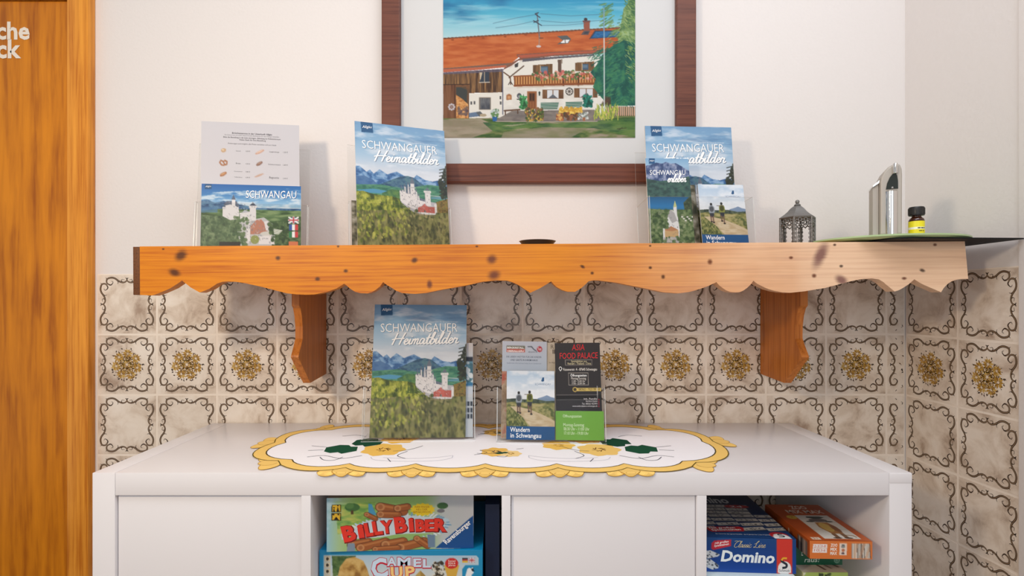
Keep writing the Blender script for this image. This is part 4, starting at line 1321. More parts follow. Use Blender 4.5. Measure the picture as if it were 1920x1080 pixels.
def zoo_front():
    A = Art(.112, .032, [(610, 605), (1440, 605), (1425, 835), (640, 840)], 90, (240, 122, 44))
    A.rect(664, 648, 852, 762, (250, 242, 238)); A.line([(664, 705), (852, 705)], 5, (226, 170, 140)); A.line([(757, 648), (757, 762)], 5, (226, 170, 140))
    for x, y, t in ((680, 695, '2-3'), (770, 692, '3-8'), (686, 748, '10'), (770, 748, '3-6')):
        A.text(t, (x, y), (x + 62, y), (206, 96, 70), h=34)
    for y, t in ((680, 'ZOO'), (734, 'MIX'), (786, 'MAX')):
        A.text(t, (896, y), (984, y), (250, 238, 226), h=40, bold=.03)
    A.rect(1014, 632, 1108, 790, (248, 226, 208)); A.ell(1060, 660, 24, 10, (80, 96, 104)); A.ell(1060, 682, 30, 10, (96, 112, 116)); A.ell(1062, 726, 20, 22, (206, 120, 80)); A.ell(1060, 766, 22, 14, (110, 84, 90))
    for i in range(24):
        r = random.Random(i)
        A.rect(1168 + i * 10, 632, 1178 + i * 10, 828, r.choice([(226, 218, 206), (206, 196, 182), (110, 100, 92), (160, 150, 140), (236, 230, 220)]))
    return A


def zoo_side():
    A = Art(.17, .032, [(0, 0), (170, 0), (170, 32), (0, 32)], 100, (196, 82, 24))
    for i in range(30):
        r = random.Random(i + 50)
        A.rect(130 + i * 1.1, 5, 131.2 + i * 1.1, 32, r.choice([(206, 200, 190), (90, 96, 100), (150, 150, 150), (60, 64, 68)]))
    A.rect(96, 8, 100, 32, (214, 200, 180)); A.rect(104, 10, 112, 28, (150, 60, 30))
    return A


def raus_front():
    A = Art(.088, .0345, [(440, 700), (1125, 720), (1125, 925), (440, 910)], 60, (10, 98, 66))
    A.text('L', (522, 805), (548, 805), (226, 232, 226), h=58, bold=.01, shear=.2)
    A.text('raus!', (566, 882), (796, 884), (206, 222, 210), h=56, bold=.01, shear=.2)
    for k in range(16):
        A.line([(1045 + 34 * math.cos(k * .3927), 872 + 28 * math.sin(k * .3927)), (1045 + 34 * math.cos((k + 1) * .3927), 872 + 28 * math.sin((k + 1) * .3927))], 6, (150, 190, 160))
    A.ell(1045, 872, 18, 14, (150, 190, 160)); A.ell(1048, 874, 8, 7, (10, 80, 56))
    return A


def lime_front():
    A = Art(.082, .1865, [(450, 1030), (1200, 1005), (1200, 2700), (450, 2700)], 60, (176, 206, 96))
    A.poly([(450, 1030), (500, 1030), (460, 1090), (450, 1090)], (236, 232, 214))
    A.dabs([(716, 1040), (910, 1040), (910, 1100), (716, 1100)], 26, 18, [(44, 66, 36), (60, 80, 44)], 4)
    A.ell(820, 1180, 200, 70, (120, 160, 60))
    return A


def lime_top():
    A = Art(.082, .2, [(0, 0), (82, 0), (82, 200), (0, 200)], 50, (214, 200, 180))
    A.line([(30, 130), (46, 190)], 5, (110, 80, 66)); A.line([(44, 140), (60, 186)], 4, (150, 120, 100)); A.line([(62, 150), (76, 180)], 5, (120, 96, 80))
    return A


def light_front():
    A = Art(.162, .187, [(0, 0), (162, 0), (162, 187), (0, 187)], 70, (206, 222, 226))
    A.poly([(0, 0), (14, 0), (24, 60), (0, 90)], (30, 140, 214))
    A.ell(90, 4, 26, 5, (226, 220, 190)); A.ell(140, 2, 10, 6, (60, 150, 176))
    A.grad([(0, 60), (162, 60), (162, 187), (0, 187)], [(60, (206, 222, 226)), (187, (96, 170, 206))])
    return A

# ------------------------------------------------------------------ the setting
WALL_Y, WALL_X = 1.32, 1.023
TILE_TOP = CAMZ + 0.0744
GW = .0021                                           # half a grout joint

WOOD_DOOR = wood('varnished_door_ply', (158, 84, 6), (212, 130, 18), 'z', .75, .32, stretch=6)
WOOD_FRAME = wood('varnished_door_casing', (186, 106, 22), (232, 154, 52), 'z', .9, .32)
WOOD_DARK = wood('mahogany_frame', (78, 38, 26), (112, 62, 44), 'x', 1.2, .45)

mb = MB()
mb.box(-1.034, 1.2, WALL_Y + .0016, WALL_Y + .12, 0, 2.5, mat=PLASTER)
mb.box(-2.3, -1.034, WALL_Y + .0016, WALL_Y + .12, 1.87, 2.5, mat=PLASTER)
mb.box(-2.3, -2.0, WALL_Y + .0016, WALL_Y + .12, 0, 1.87, mat=PLASTER)
wall_back = tag(mb.build('wall_back'), kind='structure')
mb = MB()
mb.box(WALL_X + .0016, WALL_X + .12, -2.6, WALL_Y + .12, 0, 2.5, mat=PLASTER)
wall_right = tag(mb.build('wall_right'), kind='structure')
mb = MB()
mb.box(-2.3, 1.2, -2.6, WALL_Y + .12, -.05, 0, mat=FLOORM)
tag(mb.build('floor'), kind='structure')
mb = MB()
mb.box(-1.95, -1.086, 1.306, 1.345, .008, 1.832, mat=WOOD_DOOR, bev=.002)
door = tag(mb.build('door_1'), kind='structure')
mb = MB()
for t, x0, x1, y in (('che', -7, 56, 73), ('ck', -7, 40, 108)):
    v, f = text_tris(t, .03)
    a, b = P(x0, y, 1.3055), P(x1, y, 1.3055)
    sc = (b.x - a.x) / (v[:, 0].max() - v[:, 0].min())
    vv = [(a.x + (p[0] - v[:, 0].min()) * sc, 1.3052, a.z + p[1] * sc * 1.02) for p in v]
    mb.add(vv, f, mat=LETTER)
    mb.add([(p[0], 1.3062, p[2]) for p in vv], f, mat=LETTER)
mb.build('door_lettering', door)
mb = MB()
mb.box(-1.0855, -1.0325, 1.297, 1.3216, 0, 1.90, mat=WOOD_FRAME, bev=.003)
mb.box(-2.0, -1.0862, 1.297, 1.3216, 1.836, 1.90, mat=WOOD_FRAME, bev=.003)
tag(mb.build('trim_1'), kind='structure')
mb = MB()
mb.box(WALL_X - .004, WALL_X + .05, .93, 1.0262, 0, 2.5, mat=PLASTER, bev=.002)
tag(mb.build('trim_2'), kind='structure')

# ---- patterned tiles
ORN = [(.25, .15), (.215, .172), (.155, .135), (.16, .07), (.235, .046), (.30, .062), (.36, .105), (.43, .128), (.485, .108), (.50, .066), (.475, .05)]
TWIG = [[(.25, .15), (.262, .12), (.232, .105)], [(.335, .085), (.35, .13), (.338, .155)], [(.16, .07), (.135, .045)], [(.43, .128), (.405, .10), (.42, .075), (.46, .085)]]


def sym(p):
    x, y = p[:, 0], p[:, 1]
    for q in (np.stack([x, y], 1), np.stack([1 - x, y], 1), np.stack([x, 1 - y], 1), np.stack([1 - x, 1 - y], 1)):
        yield q
        yield q[:, ::-1]


orn_parts = []                                       # (verts, faces, colour, layer) in tile units
DKB, TAN = (54, 34, 21), (160, 132, 102)
for q in sym(smooth_line(ORN, 3)):
    orn_parts.append((*ribbon(q, .0205, lambda t: .55 + .9 * math.sin(math.pi * min(1, t * 1.05)) ** .7), DKB, 1))
    orn_parts.append((*ribbon(q[4:-4], .007), TAN, 2))
for tw in TWIG:
    for q in sym(smooth_line(tw, 2)):
        orn_parts.append((*ribbon(q, .014, .005), DKB, 1))
med_parts = []
rr = random.Random(11)
fl = [(.5, .5, .115)] + [(.5 + .185 * math.cos(k * 2 * math.pi / 7 + .3), .5 + .185 * math.sin(k * 2 * math.pi / 7 + .3), .095) for k in range(7)] + \
     [(.5 + .10 * math.cos(k * 2 * math.pi / 7 + .75), .5 + .10 * math.sin(k * 2 * math.pi / 7 + .75), .06) for k in range(7)]
for k in range(60):                                  # dark leaf tips around and between the blossoms
    a, r = rr.uniform(0, 2 * math.pi), .275 * math.sqrt(rr.uniform(.05, 1.08))
    x, y, b = .5 + r * math.cos(a), .5 + r * math.sin(a), a + rr.uniform(-1.1, 1.1)
    c, s_ = math.cos(b), math.sin(b)
    med_parts.append((np.array([(x - c * .018, y - s_ * .018), (x - s_ * .011, y + c * .011), (x + c * .026, y + s_ * .026), (x + s_ * .011, y - c * .011)]), [(0, 1, 2, 3)], rr.choice([(60, 36, 16), (84, 54, 22), (50, 32, 18)]), 1))
for cx, cy, R in fl:
    n = 11 if R > .08 else 7
    for k in range(n):
        a = k * 2 * math.pi / n + rr.uniform(-.1, .1)
        c, s_ = math.cos(a), math.sin(a)
        L, wd = R * rr.uniform(.85, 1.05), R * .17
        med_parts.append((np.array([(cx + c * R * .12, cy + s_ * R * .12), (cx + c * L * .6 - s_ * wd, cy + s_ * L * .6 + c * wd), (cx + c * L, cy + s_ * L), (cx + c * L * .6 + s_ * wd, cy + s_ * L * .6 - c * wd)]), [(0, 1, 2, 3)],
                          rr.choice([(172, 130, 50), (188, 146, 62), (150, 110, 40), (200, 164, 88)]), 2))
        if k % 2 == 0:
            med_parts.append((np.array([(cx + c * L * .92, cy + s_ * L * .92), (cx + c * L * 1.12 - s_ * .008, cy + s_ * L * 1.12 + c * .008), (cx + c * L * 1.12 + s_ * .008, cy + s_ * L * 1.12 - c * .008)]), [(0, 1, 2)], (70, 42, 18), 3))
    for k in range(6):
        a = k * 1.05 + .4
        med_parts.append((np.array([(cx + math.cos(a + j * 1.57) * .007 + math.cos(a) * R * .3, cy + math.sin(a + j * 1.57) * .007 + math.sin(a) * R * .3) for j in range(4)]), [(0, 1, 2, 3)], (104, 68, 22), 3))


def tile_sheet(name, parent, cols, rows, tf, skip=lambda i, j: False):
    """cols: [(u0,u1,phase)], rows: [(v_top,v_bottom,medallion)]; tf(u,v,n) -> world"""
    mb = MB()
    u0, u1, v1, v0 = cols[0][0], cols[-1][1], rows[0][0], rows[-1][1]
    mb.add([tf(u0, v0, .0012), tf(u1, v0, .0012), tf(u1, v1, .0012), tf(u0, v1, .0012), tf(u0, v1, -.0015), tf(u1, v1, -.0015)], [(0, 1, 2, 3), (3, 2, 5, 4)], mat=GROUT)
    r = random.Random(5)
    for j, (vt, vb, med) in enumerate(rows):
        for i, (ua, ub, full) in enumerate(cols):
            if skip(i, j): continue
            a, b, t, o = ua + GW, ub - GW, vt - GW, vb + GW
            k = .0006
            h = .0016
            c = [int(x) for x in (r.uniform(30, 250), r.uniform(30, 250), r.uniform(30, 250))]
            mb.add([tf(a, o, .0004), tf(b, o, .0004), tf(b, t, .0004), tf(a, t, .0004), tf(a + k, o + k, h), tf(b - k, o + k, h), tf(b - k, t - k, h), tf(a + k, t - k, h)],
                   [(4, 5, 6, 7), (0, 1, 5, 4), (1, 2, 6, 5), (2, 3, 7, 6), (3, 0, 4, 7)], c, TILE)
            su = full if full else (b - a)
            for v, f, cc, l in orn_parts + (med_parts if med else []):
                if su > (b - a) + .003 and (v[:, 0] * su).max() > (b - a): continue
                mb.add([tf(a + p[0] * su, t - p[1] * (t - o), h + .00012 * l) for p in v], f, cc, ORNAMENT)
    return mb.build(name, parent)


xl = [182, 294, 406.5, 519.5, 633, 748, 864, 980, 1095, 1210.5, 1324, 1436, 1549, 1662, 1696.5]
us = [(x - CX) * WALL_Y / F for x in xl]
bc = [(us[i], us[i + 1], 0) for i in range(len(us) - 2)] + [(us[-2], us[-1], .1495)]
vs = [TILE_TOP - .153 * k for k in range(8)]
rw = [(vs[k], vs[k + 1], k == 1) for k in range(7)]
tile_sheet('tiled_dado', wall_back, bc, rw, lambda u, v, n: (u, WALL_Y + .0016 - n, v))
rc = [(.004, .1535, 0), (.1535, .2945, 0)]
tile_sheet('tiled_dado', wall_right, rc, rw, lambda u, v, n: (WALL_X + .0016 - n, WALL_Y - u, v))

# ------------------------------------------------------------------ framed painting
D0 = 1.296
fx0, fx1, ix0, ix1 = -.3004, .4852, -.2539, .4360
fz0, iz0, iz1, fz1 = CAMZ + .3017, CAMZ + .3496, CAMZ + .888, CAMZ + .936
pic = thing('framed_painting', (.0924, WALL_Y, fz0), 'large framed painting of an orange-roofed farmhouse hanging on the wall', 'painting')
ox, oz = .0924, fz0
for q, nm in ((((fx0, fz0), (fx1, fz0), (ix1, iz0), (ix0, iz0)), 'bottom'), (((fx0, fz1), (fx1, fz1), (ix1, iz1), (ix0, iz1)), 'top'),
              (((fx0, fz0), (ix0, iz0), (ix0, iz1), (fx0, fz1)), 'left'), (((fx1, fz0), (ix1, iz0), (ix1, iz1), (fx1, fz1)), 'right')):
    mb = MB()
    mb.prism([(x - ox, z - oz) for x, z in q], 'y', D0 - WALL_Y, -.001, mat=WOOD_DARK)
    o = mb.build('frame_rail', pic)
    bv = o.modifiers.new('bevel', 'BEVEL')
    bv.width, bv.segments, bv.limit_method = .003, 2, 'ANGLE'
mb = MB()
mb.box(ix0 - ox - .004, ix1 - ox + .004, -.0085, -.003, iz0 - oz - .004, iz1 - oz + .004, mat=PASSE)
mb.build('passepartout', pic)
pw = .4837
mb = MB()
px0, pz0 = -.1478 - ox, CAMZ + .4179 - oz
mb.box(px0, px0 + pw, -.0098, -.0086, pz0, pz0 + .4025, (120, 120, 110), CANVAS)
painting_art().emit(mb, (px0, -.0098, pz0 + .4025), (pw, 0, 0), (0, 0, -.4025), (0, -1, 0), CANVAS)
mb.build('canvas', pic)

# ------------------------------------------------------------------ scalloped wall shelf
SH_Y = 1.045
SLOPE = .0102 / 1.657
K = SH_Y / F
SX0 = (262 - CX) * K
SZ0 = CAMZ + (569 - 462) * K
SROT = -math.atan(SLOPE)


def shelf_local(px, py):
    x, z = (px - CX) * K - SX0, CAMZ + (569 - py) * K - SZ0
    return x, z - SLOPE * x


def shelf_top(X):
    return SZ0 + SLOPE * (X - SX0)


prof = [(262, 553), (284, 554), (298, 549.5), (320, 540), (341, 526), (357, 539), (374, 548.5), (392, 541.5), (406, 532), (416, 528.5), (427, 527.5), (443, 528.5), (459, 531), (491, 538), (520, 545.6), (538, 550), (555, 552), (573, 552.6), (590, 552), (613, 547), (631, 540.6), (645, 532), (657, 542), (665, 547), (675, 549.7), (689, 550), (697, 547.5), (704, 543.5), (712, 537), (718, 529),
        (725, 534.5), (733, 539), (742, 545), (753, 549.4), (777, 551), (800, 549), (828, 543), (869, 536), (905.5, 528), (930.5, 525.5), (950, 526), (960, 529), (972, 534.4), (984, 542.5), (994, 549), (1011, 541), (1023, 534), (1033, 527.5), (1038, 533.5), (1044, 538.6), (1054, 544), (1064, 547), (1078, 547), (1089, 540.5), (1097, 533.5), (1103, 527.5), (1112, 525.5), (1122, 525.5), (1155.5, 530), (1211, 541), (1244, 548), (1272, 550),
        (1290, 547.8), (1303, 544.6), (1326, 537), (1343, 529), (1348, 535), (1354.5, 540), (1361, 544.5), (1369, 547.4), (1378, 548.5), (1386, 548), (1393, 545), (1400, 540), (1407, 533.5), (1412, 526.5), (1420, 532.5), (1429, 537), (1440, 542), (1452, 545.5), (1466, 548), (1480.5, 549), (1509, 546), (1546, 540), (1581, 531), (1600, 526), (1618, 523), (1634, 522), (1647, 523.6), (1656, 529), (1664, 536), (1677, 546.6), (1685, 544), (1692.5, 540), (1704, 532.5), (1714, 523.6), (1723, 529.5), (1732.6, 534.5), (1748, 541), (1764, 548), (1769, 540), (1775.6, 533), (1784, 527.5), (1793, 524.5), (1804, 523), (1815, 523)]
BR, RD, PU = (66, 28, 8), (98, 40, 14), (122, 80, 76)
kn = [(339, 479, 12, 9, .7, BR, .5), (327, 511, 11, 7, -.3, BR, .5), (306, 467, 3, 2, 0, BR, .3), (521, 484, 4.5, 4, 0, BR, .5), (595, 523, 5, 4, 0, BR, .4), (648, 508, 4.5, 3.5, 0, BR, .4), (777, 488, 6, 5, .4, BR, .5), (922, 486, 9, 8, .5, RD, .6), (926, 516, 11, 8, .2, RD, .6), (805, 533, 5, 8, 0, RD, .5), (1092, 500, 5, 3, -.5, BR, .4), (1110, 512, 3.5, 3, 0, BR, .4),
      (1219, 502, 3.5, 3, 0, BR, .4), (1243, 519, 4, 4, 0, BR, .4), (1331, 491, 4.5, 5, 0, RD, .5), (1483, 483, 4, 3, 0, RD, .4), (1538, 479, 9, 22, -.45, PU, .7), (1577, 499, 4, 3, 0, (50, 26, 16), .3), (1526, 517, 4.5, 4, 0, RD, .4), (1577, 525, 12, 8, -.5, PU, .5), (1729, 507, 6, 3.5, -.3, (50, 26, 16), .3), (1753, 459, 4, 3, 0, RD, .3), (1565, 459, 3.5, 2.5, 0, BR, .3), (1695, 522, 5, 3, 0, RD, .4), (894, 462, 3, 2, 0, BR, .3), (634, 462, 3, 2.5, 0, BR, .3), (1219, 461, 2.5, 2, 0, BR, .3)]
kk = [(*shelf_local(x, y), rx * K, rz * K, r, c, s_) for x, y, rx, rz, r, c, s_ in kn]
PINE = wood('knotty_pine_board', (178, 90, 2), (218, 134, 14), 'x', 1.0, .38, knots=kk, fade_and_glare=(.8, 1.65, (244, 218, 190), 1.35), stretch=22)  # right end paled for worn varnish and for glare put into the colour
PINE_PLAIN = wood('pine_shelf', (180, 104, 30), (214, 142, 56), 'x', 1.0, .4)
BRACKET = wood('varnished_pine_bracket', (156, 84, 24), (196, 118, 48), 'z', 1.1, .35)
ENDGRAIN = wood('dark_end_grain', (74, 40, 18), (112, 66, 32), 'y', 2.5, .6)

shelf = thing('wall_shelf', (SX0, SH_Y, SZ0), 'long varnished pine wall shelf with wavy front board above the white cabinet', 'shelf', (0, SROT, 0))
BT = .024
loc = [shelf_local(x, y) for x, y in prof]
fine = []
for (xa, za), (xb, zb) in zip(loc[:-1], loc[1:]):
    fine.append((xa, za))
fine.append(loc[-1])
fine[0] = (0.0, fine[0][1])
mb = MB()
n = len(fine)
xr = shelf_local(1809, 455)[0]
vt, vb = [], []
for i, (x, z) in enumerate(fine):
    vt.append((x if i < n - 1 else xr, 0.0))
    vb.append((x, z))
V = [(x, 0, z) for x, z in vt] + [(x, 0, z) for x, z in vb] + [(x, BT, z) for x, z in vt] + [(x, BT, z) for x, z in vb]
fs = []
for i in range(n - 1):
    fs += [(i, n + i, n + i + 1, i + 1), (2 * n + i, 2 * n + i + 1, 3 * n + i + 1, 3 * n + i), (i, i + 1, 2 * n + i + 1, 2 * n + i), (n + i, 3 * n + i, 3 * n + i + 1, n + i + 1)]
fs += [(0, 2 * n, 3 * n, n), (n - 1, 2 * n - 1, 4 * n - 1, 3 * n - 1)]
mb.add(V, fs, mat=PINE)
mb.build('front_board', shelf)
SD = WALL_Y - SH_Y
mb = MB()
mb.box(.001, xr - .002, BT + .0003, SD - .0005, -.022, -.0002, mat=PINE_PLAIN, bev=.001)
mb.build('shelf_board', shelf)
mb = MB()
mb.box(-.0152, -.0004, .002, BT, -.0975, -.0004, mat=ENDGRAIN, bev=.001)
mb.build('end_cap', shelf)
bp = [(1500.6, 552), (1500.6, 573), (1497, 578), (1493.5, 592), (1491.2, 612), (1491, 626), (1491, 635), (1496, 650), (1502, 666), (1503, 670), (1470, 718)]
bl = []
for x, y in bp:
    d = F * .655 / (x - CX)
    bl.append((d, CAMZ + (569 - y) * d / F))
bl.append((WALL_Y - .0022, CAMZ - .178))
for x0 in (-.4612, .655):
    mb = MB()
    top = shelf_top(x0) - .0226
    pts = [(1.137, top)] + bl + [(WALL_Y - .0022, top)]
    mb.prism([(y, z) for y, z in pts], 'x', x0, x0 + .0165, mat=BRACKET)
    o = mb.build('bracket', shelf)
    o.matrix_parent_inverse = (Matrix.Translation((SX0, SH_Y, SZ0)) @ Euler((0, SROT, 0)).to_matrix().to_4x4()).inverted()

# ------------------------------------------------------------------ white cabinet
CT = CAMZ - .303
CX0, CX1, CF, CB = -.7325, .7335, .930, WALL_Y - .0025
cab = thing('cabinet', ((CX0 + CX1) / 2, CF, 0), 'low white cabinet with closed doors and open game compartments below the shelf', 'cabinet')
cxm = (CX0 + CX1) / 2


def cabpart(name, x0, x1, y0, y1, z0, z1, bev=.0012, mat=None, parent=None):
    mb = MB()
    mb.box(x0 - cxm, x1 - cxm, y0 - CF, y1 - CF, z0, z1, mat=mat or WHITE, bev=bev)
    return mb.build(name, parent or cab)


TH = .0405
dv = [((x0 - CX) * CF / F, (x1 - CX) * CF / F) for x0, x1 in ((565, 582.5), (940.5, 957.5), (1307, 1325))]
cabpart('side_panel', CX0, CX0 + TH, CF, CB, 0, CT)
cabpart('side_panel', CX1 - TH, CX1, CF, CB, 0, CT)
cabpart('top_panel', CX0 + TH + .0004, CX1 - TH - .0004, CF, CB, CT - TH, CT)
cabpart('bottom_panel', CX0 + TH + .0004, CX1 - TH - .0004, CF, CB, 0, TH)
FL = CT - TH - .335                                   # floor of the upper compartments
cabpart('middle_shelf', CX0 + TH + .0004, CX1 - TH - .0004, CF, CB, FL - .016, FL)
for a, b in dv:
    cabpart('divider', a, b, CF, CB, FL + .0002, CT - TH - .0002, .0008)
    cabpart('divider', a, b, CF, CB, TH + .0002, FL - .0162, .0008)
for a, b in ((CX0 + TH + .0015, dv[0][0] - .001), (dv[1][1] + .001, dv[2][0] - .001)):
    cabpart('door', a, b, CF + .006, CF + .022, FL + .002, CT - TH - .0022, .0015)
cabpart('corner_cap', CX1 - TH + .0006, CX1 - .0002, CF - .0006, CF + .004, CT - .018, CT - .001, .0006)

# ------------------------------------------------------------------ embroidered table runner
cus = [(-.405, 1.004), (-.287, .979), (-.162, .978), (-.031, .978), (.103, .978), (.230, .979), (.345, .994), (.437, 1.135), (.350, 1.236), (.230, 1.250), (.103, 1.252), (-.031, 1.252), (-.162, 1.252), (-.287, 1.250), (-.405, 1.238), (-.468, 1.126)]
rc_ = Vector((-.022, 1.118))


def lobe(i, extra):
    """points of lobe i with its outward bulge, pushed out by extra"""
    a, b = Vector(cus[i]), Vector(cus[(i + 1) % 16])
    t = (b - a)
    nrm = Vector((t.y, -t.x)).normalized()
    end = i in (6, 7, 14, 15)
    bul = .042 if end else (.030 if i in (0, 5) else .026)
    out = []
    for k in range(10):
        s_ = k / 10
        m_ = 4 * s_ * (1 - s_)
        p = a.lerp(b, s_) + nrm * (bul * m_ ** .8)
        if extra:
            # at the cusp the band runs to a point along the bisector
            pa, na = Vector(cus[i - 1]), None
            c0 = (a - rc_)
            w = abs(2 * s_ - 1) ** 3
            rad0 = Vector((0, -1 if a.y < rc_.y else 1)) if abs(a.x) < .3 else (a - rc_).normalized()
            rad1 = Vector((0, -1 if b.y < rc_.y else 1)) if abs(b.x) < .3 else (b - rc_).normalized()
            rad = rad0 if s_ < .5 else rad1
            p = p + (nrm * (1 - w) + rad * w).normalized() * extra
        out.append(p)
    return out


inner, outer = [], []
for i in range(16):
    inner += lobe(i, 0)
    outer += lobe(i, .0245)
outer = [Vector((p.x, min(p.y, 1.3))) for p in outer]
RZ = CT


def drape(p, k):
    h = .0014 + .00018 * k
    if p[1] < CF - .0035:
        return (p[0], CF - .0035 - h * .2, RZ + h - (CF - .0035 - p[1]))
    return (p[0], p[1], RZ + h)


run = MB()
YE, YE2, OUTC, WH_ = (246, 206, 118), (222, 166, 72), (104, 88, 34), (250, 248, 252)
for i in range(16):                                   # three petals outside every cusp
    a = Vector(cus[i])
    rad = (Vector((0, -1)) if a.y < rc_.y else Vector((0, 1))) if abs(a.x) < .3 else Vector(((a.x - rc_.x) * .9, (a.y - rc_.y) * 1.4)).normalized()
    tan = Vector((-rad.y, rad.x))
    base = a + rad * .0265
    if a.y > 1.2: rad = rad * .55
    for j, (ang, L, wd) in enumerate(((-.98, .050, .034), (.98, .050, .034), (0.0, .033, .038))):
        dirv = rad * math.cos(ang) + tan * math.sin(ang)
        if a.y > 1.2 and abs(ang) > 1: dirv = dirv * .9
        side = Vector((-dirv.y, dirv.x))
        rows = []
        for k in range(17):
            s_ = k / 16
            wv_ = math.sin(math.pi * min(.98, .12 + s_ * .86)) ** .6 * wd / 2
            c = base + dirv * (L * s_)
            rows.append([c - side * wv_, c - side * wv_ * .4, c + side * wv_ * .4, c + side * wv_])
        vs_ = [drape(p, .3 + j * .3) for r_ in rows for p in r_]
        run.add(vs_, [(k * 4 + m_, k * 4 + m_ + 1, k * 4 + m_ + 5, k * 4 + m_ + 4) for k in range(16) for m_ in range(3)], YE if j < 2 else (242, 202, 116), FABRIC)
        edge = [r_[0] for r_ in rows] + [r_[3] for r_ in rows[::-1]]
        v, f = ribbon([tuple(p) for p in edge], .0011)
        run.add([drape(p, .5 + j * .3) for p in v], f, (176, 132, 48), FABRIC)
nn = len(inner)
mid = [a.lerp(b, .5) for a, b in zip(inner, outer)]
run.add([drape(p, 1.6) for p in inner + mid + outer], [(r_ * nn + i, r_ * nn + (i + 1) % nn, (r_ + 1) * nn + (i + 1) % nn, (r_ + 1) * nn + i) for i in range(nn) for r_ in (0, 1)], YE, FABRIC)
sp = [Vector((max(-.33, min(.30, p.x)), rc_.y)) for p in inner]
run.add([drape(p, 1.6) for p in inner] + [drape(p, 1.6) for p in sp], [(i, (i + 1) % nn, nn + (i + 1) % nn, nn + i) for i in range(nn)], WH_, FABRIC)
for q, wd, c in ((inner, .0026, (84, 70, 40)), (outer, .0022, OUTC)):
    v, f = ribbon([tuple(p) for p in q], wd, closed=True)
    run.add([drape(p, 2.4) for p in v], f, c, FABRIC)


def blossom(cx, cy, r, col, k=3.0, eye=(104, 60, 24), sq=1.0):
    pts = [(cx + r * (1 + .10 * math.cos(7 * t)) * math.cos(t), cy + r * sq * (1 + .10 * math.cos(7 * t)) * math.sin(t)) for t in np.linspace(0, 2 * math.pi, 29)[:-1]]
    run.add([drape(p, k) for p in pts], [tuple(range(28))], col, FABRIC)
    for j in range(9):
        a = j * 2.4
        q = [(cx + r * .34 * math.cos(a), cy + r * .34 * sq * math.sin(a)), (cx + r * .16 * math.cos(a + .8), cy + r * .16 * math.sin(a + .8))]
        v, f = ribbon(q, .0022)
        run.add([drape(p, k + .6) for p in v], f, eye, FABRIC)


def leaf(cx, cy, L, wd, a, col, k=3.0):
    c, s_ = math.cos(a), math.sin(a)
    pts = [(cx + c * L * u - s_ * w_, cy + s_ * L * u + c * w_) for u, w_ in ((-.5, 0), (-.3, wd * .42), (-.05, wd * .5), (.1, wd * .36), (.28, wd * .44), (.5, 0), (.28, -wd * .44), (.1, -wd * .34), (-.05, -wd * .5), (-.3, -wd * .42))]
    run.add([drape(p, k) for p in pts], [tuple(range(10))], col, FABRIC)


def stitch(pts, wd=.0016, col=(60, 62, 78), k=3.4):
    v, f = ribbon(smooth_line(pts, 4), wd)
    run.add([drape(p, k) for p in v], f, col, FABRIC)


GRN, YB, YC = (26, 74, 54), (244, 198, 100), (248, 216, 150)
for mx in (1, -1):
    for my in (1, -1):
        def at(x, y): return (rc_.x + mx * x - .004, rc_.y + my * y)
        if my == 1 and mx == 0: continue
    def am(x, y): return (-.022 + mx * x, y)
    leaf(*am(.268, 1.128), .07, .066, .55 * mx, GRN)
    leaf(*am(.310, 1.075), .075, .062, .35 * mx, (30, 82, 58))
    blossom(*am(.205, 1.160), .040, (242, 188, 78), 3.2)
    blossom(*am(.222, 1.072), .043, (246, 206, 120) if mx == 1 else YB, 3.0)
    if mx == 1: blossom(*am(.142, 1.105), .034, YB, 2.8, (200, 150, 60))
    for q in ([(.255, 1.03), (.29, 1.01), (.33, 1.03), (.36, 1.02)], [(.29, 1.02), (.30, 1.0), (.32, 1.0), (.335, 1.02)], [(.285, 1.175), (.31, 1.19), (.34, 1.18)], [(.345, 1.09), (.38, 1.10)], [(.345, 1.07), (.375, 1.065)], [(.17, 1.06), (.185, 1.03), (.165, 1.01)], [(.20, 1.01), (.19, .99)], [(.145, 1.10), (.17, 1.07), (.20, 1.06)]):
        stitch([am(*p) for p in q])
    for q in ([(.075, 1.015), (.10, .997), (.16, .992), (.22, 1.0), (.235, 1.02)], [(.075, 1.03), (.11, 1.016), (.16, 1.01), (.21, 1.016)], [(.075, 1.015), (.075, 1.03)]):
        stitch([am(*p) for p in q], .0012, (196, 196, 206))
for y, r in ((1.055, .03), (1.215, .03)):
    blossom(-.012, y, r, (240, 194, 100), 3.0, (60, 60, 70))
    blossom(.018, y - .012, r * .7, YC, 3.2, (200, 160, 80))
    leaf(.0, y - .008, .03, .012, .3, GRN, 4.2)
    for q in ([(-.055, -.02), (-.03, -.005), (-.045, .012), (-.02, .01)], [(-.05, -.01), (-.02, -.012), (.0, .0)], [(-.01, -.03), (.005, -.035), (.012, -.025)], [(.03, .02), (.045, .026)]):
        stitch([(a, y + b) for a, b in q])
tag(run.build('table_runner'), 'white oval table runner with yellow scalloped border on the white cabinet', 'table runner')

# ------------------------------------------------------------------ acrylic stands and what stands in them
def edges(o):
    o.data.materials.append(EDGE)
    for p in o.data.polygons:
        if p.area < .0007: p.material_index = 1


